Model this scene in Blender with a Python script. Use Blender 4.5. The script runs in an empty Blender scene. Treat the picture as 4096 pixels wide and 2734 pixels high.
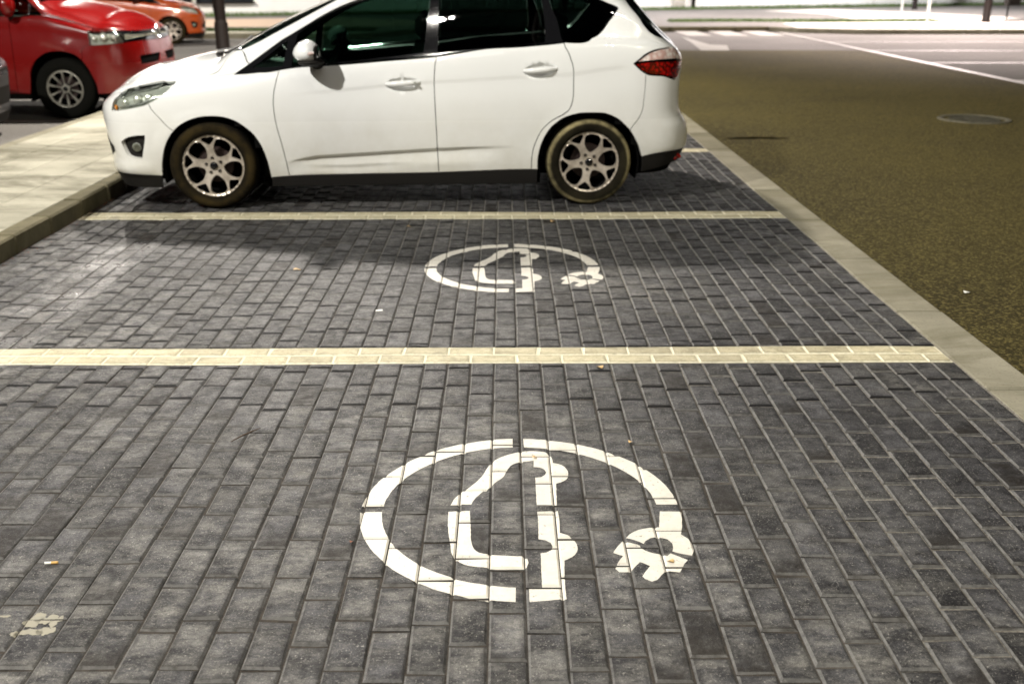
import bpy, math, random
import numpy as np
from mathutils import Vector, Matrix, geometry
random.seed(7); rng=np.random.default_rng(7)
scene=bpy.context.scene; COL=scene.collection
R=math.radians

# ------------------------------------------------------------------ camera, world, light, exposure
H=1.581
cam=bpy.data.cameras.new('camera'); camera=bpy.data.objects.new('camera',cam); COL.objects.link(camera)
camera.location=(0,0,H); camera.rotation_euler=(R(90-20.06),0,R(-0.455))
cam.sensor_width=36; cam.lens=36*4017/4096; cam.clip_end=400; cam.clip_start=.05
cam.dof.use_dof=True; cam.dof.focus_distance=3.3; cam.dof.aperture_fstop=3.0
scene.camera=camera
W=bpy.data.worlds.new('World'); scene.world=W; W.use_nodes=True
nt=W.node_tree; bg=nt.nodes['Background']; sky=nt.nodes.new('ShaderNodeTexSky'); sky.sky_type='NISHITA'; sky.sun_disc=False
sky.sun_elevation=R(4); sky.sun_rotation=R(140)
nt.links.new(sky.outputs[0],bg.inputs[0]); bg.inputs[1].default_value=.0035
vs=scene.view_settings; vs.view_transform='Standard'; vs.look='None'; vs.gamma=1; vs.use_curve_mapping=False; vs.exposure=0.22
scene.cycles.use_denoising=True; scene.cycles.max_bounces=6; scene.cycles.sample_clamp_indirect=12
scene.cycles.caustics_reflective=False; scene.cycles.caustics_refractive=False
def sunlamp():
    l=bpy.data.lights.new('fill_sun','SUN'); l.energy=.03; l.angle=R(4); l.color=(1,.95,.85)  # faint sun added as ambient fill
    o=bpy.data.objects.new('fill_sun',l); COL.objects.link(o); o.rotation_euler=(R(62),0,R(-38))
sunlamp()
KEY=dict(pos=(-6.5,-.1,7.7),power=5700,color=(1.0,.97,.90))
BACK=dict(pos=(-2.9,14.4,7.2),size=.30,power=7000,color=(1.0,.93,.84))
FAR=dict(pos=(14.6,33.2,8.5),power=26000,spot=138,color=(1.0,.84,.80))
FAR2=dict(pos=(-13,33,8.5),power=9000,spot=160,color=(1.0,.93,.84))
FAR3=dict(pos=(2.5,40.5,8.5),power=6000,spot=140,color=(.93,.95,1.0))
FAR4=dict(pos=(17,45.5,8.5),power=8000,spot=146,color=(.97,.96,1.0))  # added to brighten the white wall
BEHIND=[dict(pos=(6,-3,8.5),power=1500,color=(1,.95,.74)),dict(pos=(-.9,-.5,8.8),power=160,color=(1,.95,.85)),dict(pos=(2.9,-.9,8.6),power=160,color=(1,.95,.85)),dict(pos=(12,-9,9),power=400,color=(1,.9,.75))]  # unseen lamps added for glints on the car and rear fill

# ------------------------------------------------------------------ helpers
def link(o,parent=None):
    COL.objects.link(o)
    if parent is not None: o.parent=parent
    return o
def tag(o,label=None,cat=None,group=None,kind=None):
    for k,v in (('label',label),('category',cat),('group',group),('kind',kind)):
        if v: o[k]=v
    return o
def empty(name,loc=(0,0,0),rz=0,parent=None):
    o=bpy.data.objects.new(name,None); link(o,parent); o.location=loc; o.rotation_euler=(0,0,rz); o.empty_display_size=.1; return o
def mesh(name,v,f,mat,parent=None,smooth=False,loc=(0,0,0),rz=0,matidx=None):
    m=bpy.data.meshes.new(name); m.from_pydata([tuple(map(float,p)) for p in v],[],[tuple(map(int,q)) for q in f])
    for a in (mat if isinstance(mat,(list,tuple)) else [mat]): m.materials.append(a)
    if matidx is not None: m.polygons.foreach_set('material_index',matidx)
    m.polygons.foreach_set('use_smooth',[smooth]*len(m.polygons)); m.update()
    o=bpy.data.objects.new(name,m); link(o,parent); o.location=loc; o.rotation_euler=(0,0,rz); return o
class MB:
    def __init__(s): s.v=[]; s.f=[]
    def add(s,v,f):
        n=len(s.v); s.v+=[tuple(p) for p in v]; s.f+=[tuple(n+i for i in q) for q in f]; return s
    def box(s,c,d,bev=0,rz=0):
        x,y,z=[q/2 for q in d]; b=min(bev,x,y,z)
        ca,sa=math.cos(rz),math.sin(rz)
        if b<=0:
            P=[(i*x,j*y,k*z) for k in(-1,1) for j in(-1,1) for i in(-1,1)]
            F=[(0,2,3,1),(4,5,7,6),(0,1,5,4),(2,6,7,3),(0,4,6,2),(1,3,7,5)]
        else:
            P=[];rings=[(-z,b),(-z+b,0),(z-b,0),(z,b)]
            for zz,i in rings:
                P+=[(-x+b,-y+i,zz),(x-b,-y+i,zz),(x-i,-y+b,zz),(x-i,y-b,zz),(x-b,y-i,zz),(-x+b,y-i,zz),(-x+i,y-b,zz),(-x+i,-y+b,zz)]
            F=[tuple(range(7,-1,-1)),tuple(range(24,32))]
            for r in range(3):
                for i in range(8): F.append((r*8+i,r*8+(i+1)%8,r*8+8+(i+1)%8,r*8+8+i))
        return s.add([(c[0]+p[0]*ca-p[1]*sa,c[1]+p[0]*sa+p[1]*ca,c[2]+p[2]) for p in P],F)
    def tube(s,pts,rad,n=12,caps=True):
        rads=rad if isinstance(rad,(list,tuple)) else [rad]*len(pts); P=[];F=[]
        pts=[Vector(p) for p in pts]; up=None
        for i,p in enumerate(pts):
            t=(pts[min(i+1,len(pts)-1)]-pts[max(i-1,0)]).normalized()
            if up is None: up=Vector((0,0,1)) if abs(t.z)<.9 else Vector((1,0,0))
            a=t.cross(up).normalized(); b=a.cross(t).normalized(); up=b
            for k in range(n):
                q=p+(a*math.cos(2*math.pi*k/n)+b*math.sin(2*math.pi*k/n))*rads[i]; P.append(tuple(q))
        for i in range(len(pts)-1):
            for k in range(n): F.append((i*n+k,i*n+(k+1)%n,i*n+n+(k+1)%n,i*n+n+k))
        if caps: F.append(tuple(range(n-1,-1,-1))); F.append(tuple((len(pts)-1)*n+k for k in range(n)))
        return s.add(P,F)
    def lathe(s,prof,n=48,axis='y',c=(0,0,0),close=False):
        P=[];F=[];m=len(prof)
        for k in range(n):
            a=2*math.pi*k/n
            for r,h in prof:
                if axis=='y': P.append((c[0]+r*math.cos(a),c[1]+h,c[2]+r*math.sin(a)))
                else: P.append((c[0]+r*math.cos(a),c[1]+r*math.sin(a),c[2]+h))
        for k in range(n):
            for i in range(m-1):
                F.append((k*m+i,((k+1)%n)*m+i,((k+1)%n)*m+i+1,k*m+i+1))
        return s.add(P,F)
    def ell(s,c,d,nu=20,nv=12,fn=None):
        P=[];F=[]
        for j in range(nv+1):
            t=math.pi*j/nv
            for i in range(nu):
                a=2*math.pi*i/nu; p=(math.sin(t)*math.cos(a),math.sin(t)*math.sin(a),math.cos(t))
                if fn: p=fn(p)
                P.append((c[0]+p[0]*d[0],c[1]+p[1]*d[1],c[2]+p[2]*d[2]))
        for j in range(nv):
            for i in range(nu): F.append((j*nu+i,(j+1)*nu+i,(j+1)*nu+(i+1)%nu,j*nu+(i+1)%nu))
        return s.add(P,F)
    def prism(s,poly,z0,z1):
        n=len(poly); return s.add([(x,y,z0) for x,y in poly]+[(x,y,z1) for x,y in poly],[tuple(range(n-1,-1,-1)),tuple(range(n,2*n))]+[(i,(i+1)%n,n+(i+1)%n,n+i) for i in range(n)])
    def build(s,name,mat,parent=None,smooth=False,**k):
        o=mesh(name,s.v,s.f,mat,parent,smooth,**k)
        if smooth=='auto' or smooth is True:
            try: o.data.set_sharp_from_angle(angle=R(40))
            except Exception: pass
        return o

# ------------------------------------------------------------------ materials
class NT:
    def __init__(s,name):
        s.m=bpy.data.materials.new(name); s.m.use_nodes=True; s.t=s.m.node_tree; s.n=s.t.nodes; s.b=s.n['Principled BSDF']; s.out=s.n['Material Output']
        s.co=None
    def L(s,a,b): s.t.links.new(a,b)
    def node(s,ty,**k):
        n=s.n.new(ty)
        for a,b in k.items():
            if a.startswith('i_'): n.inputs[a[2:].replace('_',' ')].default_value=b
            else: setattr(n,a,b)
        return n
    def pos(s):
        if s.co is None: s.co=s.n.new('ShaderNodeNewGeometry').outputs['Position']
        return s.co
    def obj(s): return s.n.new('ShaderNodeTexCoord').outputs['Object']
    def noise(s,scale,detail=4,rough=.55,vec=None,dist=0,stretch=None):
        n=s.node('ShaderNodeTexNoise'); n.inputs['Scale'].default_value=scale; n.inputs['Detail'].default_value=detail; n.inputs['Roughness'].default_value=rough; n.inputs['Distortion'].default_value=dist
        v=vec or s.pos()
        if stretch:
            mp=s.n.new('ShaderNodeMapping'); mp.inputs['Scale'].default_value=stretch; s.L(v,mp.inputs[0]); v=mp.outputs[0]
        s.L(v,n.inputs['Vector']); return n.outputs['Fac']
    def ramp(s,fac,stops):
        r=s.node('ShaderNodeValToRGB'); e=r.color_ramp.elements
        while len(e)<len(stops): e.new(.5)
        for i,(p,c) in enumerate(stops):
            e[i].position=p; e[i].color=(c,c,c,1) if isinstance(c,(int,float)) else (*c,1)
        s.L(fac,r.inputs[0]); return r.outputs[0]
    def mix(s,f,a,b,mode='MIX'):
        m=s.node('ShaderNodeMix',data_type='RGBA',blend_type=mode)
        for sock,val in ((m.inputs[0],f),(m.inputs[6],a),(m.inputs[7],b)):
            if isinstance(val,(int,float)): sock.default_value=val if sock.type=='VALUE' else (val,val,val,1)
            elif isinstance(val,tuple): sock.default_value=(*val,1)
            else: s.L(val,sock)
        return m.outputs[2]
    def math(s,op,a,b=0):
        m=s.node('ShaderNodeMath',operation=op)
        for i,v in enumerate((a,b)):
            if isinstance(v,(int,float)): m.inputs[i].default_value=v
            else: s.L(v,m.inputs[i])
        return m.outputs[0]
    def bump(s,h,strength=.3,dist=.002):
        b=s.node('ShaderNodeBump'); b.inputs['Strength'].default_value=strength; b.inputs['Distance'].default_value=dist; s.L(h,b.inputs['Height']); s.L(b.outputs[0],s.b.inputs['Normal']); return b
    def set(s,**k):
        for a,v in k.items():
            i=s.b.inputs[{'color':'Base Color','rough':'Roughness','metal':'Metallic','spec':'Specular IOR Level','coat':'Coat Weight','coatr':'Coat Roughness','emit':'Emission Color','emits':'Emission Strength','trans':'Transmission Weight','ior':'IOR','alpha':'Alpha'}[a]]
            if isinstance(v,tuple): i.default_value=(*v,1)
            elif isinstance(v,(int,float)): i.default_value=v
            else: s.L(v,i)
        return s
def plain(name,color,rough=.5,metal=0,**k):
    n=NT(name); n.set(color=color,rough=rough,metal=metal,**k); return n.m
M={}
def brick_mat(name,dark,light,speck,scuff=1.0,rough=(.36,.70),edge=(.145,.14,.133)):
    n=NT(name); tone=n.node('ShaderNodeAttribute',attribute_name='tone').outputs['Fac']
    big=n.noise(.55,3,.5); off=n.node('ShaderNodeObjectInfo').outputs['Random']; tone0=n.math('MULTIPLY',n.math('ADD',tone,off),7.3); sh=n.node('ShaderNodeVectorMath',operation='ADD'); cz=n.node('ShaderNodeCombineXYZ'); n.L(tone0,cz.inputs[2]); n.L(n.pos(),sh.inputs[0]); n.L(cz.outputs[0],sh.inputs[1]); PV=sh.outputs[0]
    mid=n.noise(13,7,.68,dist=.15,vec=PV,stretch=(.8,1.15,1)); fine=n.noise(55,4,.7); grit=n.noise(420,2,.6)
    c=n.mix(n.ramp(mid,[(.37,0),(.60,1)]),dark,light)
    dk=n.noise(7,6,.72,dist=.2,vec=PV,stretch=(.8,1.2,1)); c=n.mix(n.math('MULTIPLY',n.ramp(dk,[(.34,1),(.47,0)]),.7),c,tuple(q*.5 for q in dark))
    tn=n.node('ShaderNodeCombineColor'); tv=n.math('ADD',n.math('MULTIPLY',tone,1.15),.42); [n.L(tv,tn.inputs[i]) for i in range(3)]; c=n.mix(1.0,c,tn.outputs[0],'MULTIPLY')
    gr=n.node('ShaderNodeAttribute',attribute_name='grime').outputs['Fac']
    # pale worn scuffs and lime bloom in patches, thicker where lamp sheen is painted
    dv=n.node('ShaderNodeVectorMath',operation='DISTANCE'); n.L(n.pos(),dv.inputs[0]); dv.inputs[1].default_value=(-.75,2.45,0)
    dusty=n.ramp(n.math('DIVIDE',dv.outputs['Value'],2.4),[(.2,.14),(1,0)])  # lamp sheen painted in as a paler disc of brick
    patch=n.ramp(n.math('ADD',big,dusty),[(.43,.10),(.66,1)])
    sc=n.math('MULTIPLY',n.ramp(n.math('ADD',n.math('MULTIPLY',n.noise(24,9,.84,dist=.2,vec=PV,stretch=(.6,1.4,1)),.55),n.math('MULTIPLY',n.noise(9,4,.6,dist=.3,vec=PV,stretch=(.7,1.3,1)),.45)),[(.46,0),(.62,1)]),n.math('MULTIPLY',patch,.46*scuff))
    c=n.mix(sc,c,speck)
    c=n.mix(n.math('MULTIPLY',n.ramp(fine,[(.3,1),(.5,0)]),.45),c,tuple(q*.45 for q in dark))
    c=n.mix(n.ramp(grit,[(.38,.55),(.52,0)]),c,tuple(q*.5 for q in dark)); c=n.mix(n.ramp(n.noise(170,3,.7),[(.57,0),(.70,.45)]),c,speck)
    c=n.mix(n.math('MULTIPLY',n.ramp(n.noise(130,1,.5),[(.72,0),(.77,1)]),.6),c,speck)
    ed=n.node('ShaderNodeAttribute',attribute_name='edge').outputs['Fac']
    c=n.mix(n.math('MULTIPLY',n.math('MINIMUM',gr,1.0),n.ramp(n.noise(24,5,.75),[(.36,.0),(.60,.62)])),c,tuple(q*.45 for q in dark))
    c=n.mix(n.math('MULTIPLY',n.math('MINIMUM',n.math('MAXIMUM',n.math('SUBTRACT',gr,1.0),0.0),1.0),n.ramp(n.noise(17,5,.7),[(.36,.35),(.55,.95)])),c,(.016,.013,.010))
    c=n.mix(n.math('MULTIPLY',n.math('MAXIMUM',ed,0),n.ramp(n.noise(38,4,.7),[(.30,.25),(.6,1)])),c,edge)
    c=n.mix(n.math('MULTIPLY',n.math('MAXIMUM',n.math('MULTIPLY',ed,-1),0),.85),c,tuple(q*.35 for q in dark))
    # column of bricks polished by tyres
    sx=n.node('ShaderNodeSeparateXYZ'); n.L(n.pos(),sx.inputs[0]); pol=n.ramp(n.math('ABSOLUTE',n.math('ADD',sx.outputs[0],2.31)),[(.10,1),(.21,0)]); pol=n.math('MULTIPLY',pol,n.ramp(n.noise(4,4,.6),[(.40,.1),(.58,1)]))
    n.set(color=c,rough=n.math('SUBTRACT',n.ramp(n.noise(20,6,.75,vec=PV),[(.36,rough[0]),(.62,rough[1])]),n.math('MULTIPLY',pol,.22)),spec=n.math('ADD',n.math('MULTIPLY',pol,.5),.20))
    h=n.math('ADD',n.math('MULTIPLY',fine,.7),n.math('MULTIPLY',grit,.5))
    n.bump(n.math('ADD',h,n.math('MULTIPLY',mid,1.6)),1.0,.0034)
    return n.m
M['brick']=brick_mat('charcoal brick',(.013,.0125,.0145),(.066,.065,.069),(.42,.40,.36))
M['cream']=brick_mat('cream painted brick',(.46,.41,.27),(.60,.54,.37),(.72,.66,.50),.5,(.5,.7),(.82,.78,.62))
def paint_road(name,col):
    n=NT(name); w=n.noise(22,5,.65); c=n.mix(n.ramp(w,[(.3,0),(.7,1)]),tuple(q*.82 for q in col),col)
    c=n.mix(n.ramp(n.noise(60,4,.7),[(.30,.85),(.40,0)]),c,(.13,.125,.115)); c=n.mix(n.ramp(n.noise(6,6,.75,stretch=(1,.6,1)),[(.58,0),(.74,.45)]),c,(.30,.285,.25)); n.set(color=c,rough=.55); n.bump(n.noise(300,3,.6),.4,.0015); return n.m
M['symbol']=paint_road('white thermoplastic paint',(.64,.605,.535))
M['roadpaint']=paint_road('faded road paint',(.29,.275,.245))
def sand():
    n=NT('joint sand'); sx=n.node('ShaderNodeSeparateXYZ'); n.L(n.pos(),sx.inputs[0]); b=n.math('DIVIDE',n.math('ADD',n.math('ADD',sx.outputs[0],n.math('MULTIPLY',sx.outputs[1],.45)),-2.0),5.0); c=n.mix(n.ramp(n.math('ADD',n.noise(1.1,3,.5),b),[(.42,0),(.75,1)]),(.018,.014,.010),(.24,.225,.195)); c=n.mix(n.ramp(n.noise(70,3,.7),[(.4,0),(.6,.7)]),c,(.05,.038,.028)); n.set(color=c,rough=.95); n.bump(n.noise(350,2,.7),1,.003); return n.m
M['sand']=sand()
M['creamjoint']=plain('cream joint fill',(.62,.57,.42),.8)
def asphalt(name,a,b,spk,grain=170):
    n=NT(name); big=n.noise(.35,4,.55); c=n.mix(n.ramp(big,[(.35,0),(.65,1)]),a,b)
    v=n.node('ShaderNodeTexVoronoi'); v.inputs['Scale'].default_value=grain*.75; n.L(n.pos(),v.inputs['Vector'])
    st=n.node('ShaderNodeSeparateColor'); n.L(v.outputs['Color'],st.inputs[0])
    c=n.mix(n.math('MULTIPLY',n.ramp(st.outputs[0],[(.45,0),(1,1)]),.85),c,spk)
    c=n.mix(n.ramp(n.noise(grain*1.6,2,.6),[(.32,.75),(.5,0)]),c,tuple(q*.3 for q in a))
    n.set(color=c,rough=.92,spec=.15); n.bump(n.math('ADD',v.outputs['Distance'],n.noise(grain*.9,3,.7)),.9,.004); return n.m
M['asphalt']=asphalt('dark road asphalt',(.020,.0155,.0030),(.046,.0365,.0080),(.150,.122,.040),120)
M['asphalt2']=asphalt('old grey asphalt',(.098,.092,.084),(.14,.131,.12),(.20,.19,.175),150)
def concrete(name,a,b,stain,sc=1.0,stainamt=.6,bs=350):
    n=NT(name); c=n.mix(n.ramp(n.noise(3*sc,5,.6),[(.3,0),(.7,1)]),a,b); c=n.mix(n.math('MULTIPLY',n.ramp(n.noise(1.7*sc,6,.7,dist=.8,stretch=(.6,1.6,1)),[(.46,0),(.64,1)]),stainamt),c,stain)
    c=n.mix(n.ramp(n.noise(90,3,.7),[(.3,.5),(.45,0)]),c,tuple(q*.5 for q in a)); t=n.node('ShaderNodeAttribute',attribute_name='tone').outputs['Fac']
    c=n.mix(n.math('MULTIPLY',t,.6),c,stain); n.set(color=c,rough=.9,spec=.12); n.bump(n.noise(bs,4,.65),.6,.002); return n.m
M['kerb']=concrete('kerb concrete',(.20,.185,.14),(.28,.26,.20),(.11,.10,.06))
M['slab']=concrete('pale paving slab',(.30,.285,.225),(.41,.39,.315),(.12,.112,.080),.8,.95)  # wavy dark streaks put foliage-like shade into the slab colour
M['kerbdark']=concrete('darkened kerb concrete',(.10,.088,.055),(.17,.15,.095),(.05,.045,.025),1.5)  # darker kerb concrete; shade of the far unlit face put into the colour
M['plaza']=concrete('pale plaza concrete',(.34,.32,.28),(.43,.41,.36),(.2,.19,.16))
def wallm():
    n=NT('white render'); c=n.mix(n.ramp(n.noise(.6,4,.6),[(.3,0),(.7,1)]),(.60,.59,.56),(.72,.71,.69)); n.set(color=c,rough=.8); n.bump(n.noise(60,3,.6),.3,.003); return n.m
M['wall']=wallm()
def grassm():
    n=NT('grass'); c=n.mix(n.noise(3,3,.6),(.035,.075,.012),(.09,.14,.03)); n.set(color=c,rough=.8); return n.m
M['grass']=grassm()
M['soil']=plain('soil',(.06,.055,.03),.95)
def carpaint(name,col,dirt=0.25,dcol=(.33,.29,.17),coat=1.0):
    n=NT(name); c=col
    z=n.node('ShaderNodeSeparateXYZ'); n.L(n.pos(),z.inputs[0])
    low=n.ramp(z.outputs[2],[(.20,1),(.85,0)])
    c=n.mix(n.math('MULTIPLY',n.math('MULTIPLY',low,n.ramp(n.noise(3.5,5,.65),[(.3,.35),(.7,1)])),dirt),c,dcol)
    r=n.math('ADD',n.math('MULTIPLY',low,.15),.22)
    n.set(color=c,rough=r,coat=coat,coatr=.012); return n.m
M['white_paint']=carpaint('white car paint',(.79,.795,.79),.55)
M['red_paint']=carpaint('red car paint',(.15,.0018,.0016),.04,(.1,.03,.02),.5)
M['orange_paint']=carpaint('orange car paint',(.38,.055,.004),.1,(.1,.05,.02))
M['grey_paint']=carpaint('dark grey car paint',(.05,.05,.055),.2,(.1,.09,.07))
M['liner']=plain('black liner',(.005,.005,.005),.95,spec=.02)
M['plastic']=plain('black plastic',(.012,.011,.010),.6,spec=.15)
M['skirt']=plain('dark grey sill plastic',(.012,.011,.0105),.7,spec=.2)
M['gloss']=plain('gloss black trim',(.006,.006,.007),.08)
M['rubber']=plain('rubber seal',(.03,.028,.025),.6)
def tyrem(name,band):
    n=NT(name); o=n.obj(); s=n.node('ShaderNodeSeparateXYZ'); n.L(o,s.inputs[0])
    r=n.math('SQRT',n.math('ADD',n.math('MULTIPLY',s.outputs[0],s.outputs[0]),n.math('MULTIPLY',s.outputs[2],s.outputs[2])))
    k=n.noise(6,5,.65,vec=o)
    ring=n.ramp(r,[(0.0,.04),(.236,.04),(.272,.06),(.283,.9),(.297,1),(.3055,.12)] if band else [(0,.35),(.232,.30),(.256,1),(.286,.8),(.3055,.08)])
    c=n.mix(n.math('MULTIPLY',ring,n.ramp(k,[(.36,.15),(.62,1)])),(.005,.0045,.0035),(.30,.255,.135) if band else (.034,.024,.009)); n.set(color=c,rough=.9,spec=.05)
    w=n.node('ShaderNodeTexWave',wave_type='RINGS',rings_direction='Y'); w.inputs['Scale'].default_value=28; n.L(o,w.inputs['Vector']); n.bump(w.outputs[1],.25,.002); return n.m
M['tyre']=tyrem('dusty tyre',False); M['tyre2']=tyrem('dusty tyre with pale shoulder band',True)
M['tyre3']=plain('clean black tyre',(.006,.006,.005),.9,spec=.04)
def rimm():
    n=NT('dusty alloy'); k=n.noise(14,4,.6,vec=n.obj()); n.set(color=n.mix(n.ramp(k,[(.35,0),(.7,1)]),(.36,.31,.25),(.68,.61,.53)),metal=.45,rough=.34); return n.m
M['rim']=rimm()
M['dullrim']=plain('dull grey alloy',(.20,.19,.16),.45,.4); M['steel']=plain('brushed steel',(.35,.33,.31),.35,1); M['chrome']=plain('chrome',(.85,.85,.85),.08,1)
M['disc']=plain('brake disc',(.045,.030,.028),.5,.5)
def glassm(name,tint,r=.01,f=1.0):
    n=NT(name); tr=n.node('ShaderNodeBsdfTransparent'); tr.inputs[0].default_value=(*tint,1); gl=n.node('ShaderNodeBsdfGlossy'); gl.inputs['Roughness'].default_value=r
    fr=n.node('ShaderNodeFresnel'); fr.inputs[0].default_value=1.5; mx=n.node('ShaderNodeMixShader'); n.L(n.math('MULTIPLY',fr.outputs[0],f),mx.inputs[0]); n.L(tr.outputs[0],mx.inputs[1]); n.L(gl.outputs[0],mx.inputs[2]); n.L(mx.outputs[0],n.out.inputs[0]); return n.m
M['glass']=glassm('green tinted glass',(.30,.46,.38)); M['triglass']=glassm('pale green quarter glass',(.62,.82,.72)); M['doorglass']=glassm('dark green door glass',(.10,.17,.135)); M['privacy']=glassm('dark privacy glass',(.04,.065,.053)); M['lens']=glassm('clear lamp lens',(.9,.93,.9))
M['shopglass']=plain('dark shop window',(.01,.012,.014),.05)
def redlens():
    n=NT('red tail lens'); k=n.node('ShaderNodeTexVoronoi'); k.inputs['Scale'].default_value=42; n.L(n.obj(),k.inputs['Vector']); n.set(color=n.mix(n.ramp(k.outputs['Distance'],[(.1,0),(.6,1)]),(.50,.004,.004),(.07,.001,.001)),rough=.12,coat=1,coatr=.02); n.bump(k.outputs['Distance'],.4,.004); return n.m
M['red_lens']=redlens()
def clr():
    n=NT('clear reflector lens'); k=n.node('ShaderNodeTexVoronoi'); k.inputs['Scale'].default_value=30; n.L(n.obj(),k.inputs['Vector']); n.set(color=n.mix(n.ramp(k.outputs['Distance'],[(.1,0),(.7,1)]),(.95,.93,.90),(.62,.40,.36)),metal=.15,rough=.15,coat=1); n.bump(k.outputs['Distance'],.7,.006); return n.m
M['clear_lens']=clr()
M['reflector']=plain('faceted reflector',(.82,.83,.76),.22,.65); M['amber']=plain('amber lens',(.75,.25,.03),.2)
M['housing']=plain('lamp housing',(.42,.43,.39),.4,.3)
M['seat']=plain('seat fabric',(.045,.047,.047),.9); M['dash']=plain('dashboard',(.02,.02,.02),.7)
M['pole']=plain('brown painted steel',(.007,.0045,.0035),.6,spec=.15); M['polew']=plain('pale galvanised steel',(.55,.56,.53),.45,.2)
def emitm(name,col,s):
    n=NT(name); n.set(color=(.8,.8,.8),emit=col,emits=s); return n.m
M['lampglow']=emitm('lamp lens',(1,.96,.88),260)
M['ring']=concrete('worn iron ring',(.07,.065,.045),(.12,.11,.08),(.05,.05,.04),6)
M['iron']=concrete('cast iron',(.035,.032,.022),(.06,.055,.035),(.05,.05,.04),6)
def leafm():
    n=NT('dry leaf'); n.set(color=n.mix(n.noise(60,3,.6),(.45,.27,.10),(.62,.45,.22)),rough=.7); return n.m
M['leaf']=leafm(); M['leafred']=plain('red brown leaf',(.16,.055,.025),.7); M['paper']=plain('white paper',(.75,.74,.70),.7); M['filter']=plain('cork filter',(.55,.33,.10),.8); M['twig']=plain('twig bark',(.06,.035,.02),.9)
M['splat']=paint_road('pale dried splash',(.27,.25,.19))

# ------------------------------------------------------------------ 2D helpers
def smooth(pts,step=.02,corner=42,closed=False):
    P=[np.array(p,float) for p in pts]
    if closed and np.linalg.norm(P[0]-P[-1])<1e-6: P=P[:-1]
    n=len(P)
    if n<3: 
        L=np.linalg.norm(P[1]-P[0]); k=max(1,int(L/step)); return [tuple(P[0]+(P[1]-P[0])*i/k) for i in range(k+1)]
    def tan(i):
        if not closed and i in (0,n-1): return None
        a=P[i]-P[i-1]; b=P[(i+1)%n]-P[i]; la,lb=np.linalg.norm(a),np.linalg.norm(b)
        if la<1e-9 or lb<1e-9: return None
        if math.degrees(math.acos(max(-1,min(1,a.dot(b)/la/lb))))>corner: return None
        t=a/la*lb+b/lb*la; return t/np.linalg.norm(t)
    T=[tan(i) for i in range(n)]; out=[]
    for i in range(n if closed else n-1):
        p,q=P[i],P[(i+1)%n]; L=np.linalg.norm(q-p)
        if L<1e-9: continue
        d=(q-p)/L; t0=T[i] if T[i] is not None else d; t1=T[(i+1)%n] if T[(i+1)%n] is not None else d
        k=max(1,int(L/step))
        for s in range(k):
            u=s/k; out.append(tuple((2*u**3-3*u**2+1)*p+(u**3-2*u**2+u)*L*t0+(-2*u**3+3*u**2)*q+(u**3-u**2)*L*t1))
    if not closed: out.append(tuple(P[-1]))
    return out
def cdt(points,polylines,dom=None):
    """constrained triangulation; polylines: (list of points, closed)"""
    V=[];E=[]
    for pl,cl in polylines:
        n0=len(V); V+=[Vector(p) for p in pl]; E+=[(n0+i,n0+i+1) for i in range(len(pl)-1)]
        if cl: E.append((n0+len(pl)-1,n0))
    V+=[Vector(p) for p in points]
    v,e,f,ov,oe,of=geometry.delaunay_2d_cdt(V,E,[],0,1e-5,True)
    v=np.array([(p.x,p.y) for p in v]); con=set()
    for (a,b),o in zip(e,oe):
        if len(o): con.add((min(a,b),max(a,b)))
    F=[]
    for t in f:
        a,b,c=t; ar=(v[b]-v[a])[0]*(v[c]-v[a])[1]-(v[b]-v[a])[1]*(v[c]-v[a])[0]
        if abs(ar)<1e-12: continue
        F.append((a,b,c) if ar>0 else (a,c,b))
    return v,F,con
def flood(v,F,con,seeds):
    adj={}
    for i,t in enumerate(F):
        for a,b in ((t[0],t[1]),(t[1],t[2]),(t[2],t[0])): adj.setdefault((min(a,b),max(a,b)),[]).append(i)
    tri=v[np.array(F)]; reg={}
    owner=[None]*len(F)
    for name,s in seeds.items():
        p=np.array(s); a,b,c=tri[:,0],tri[:,1],tri[:,2]
        cr=lambda u,w:(u[:,0]*w[:,1]-u[:,1]*w[:,0])
        ins=(cr(b-a,p-a)>=0)&(cr(c-b,p-b)>=0)&(cr(a-c,p-c)>=0); k=np.flatnonzero(ins)
        if not len(k): print('seed miss',name); continue
        k=int(k[0])
        if owner[k] is not None: print('seed',name,'already in',owner[k]); continue
        st=[k]; owner[k]=name; L=[]
        while st:
            i=st.pop(); L.append(i); t=F[i]
            for q in ((t[0],t[1]),(t[1],t[2]),(t[2],t[0])):
                q=(min(q),max(q))
                if q in con: continue
                for j in adj[q]:
                    if owner[j] is None: owner[j]=name; st.append(j)
        reg[name]=[F[i] for i in L]
    return reg

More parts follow.
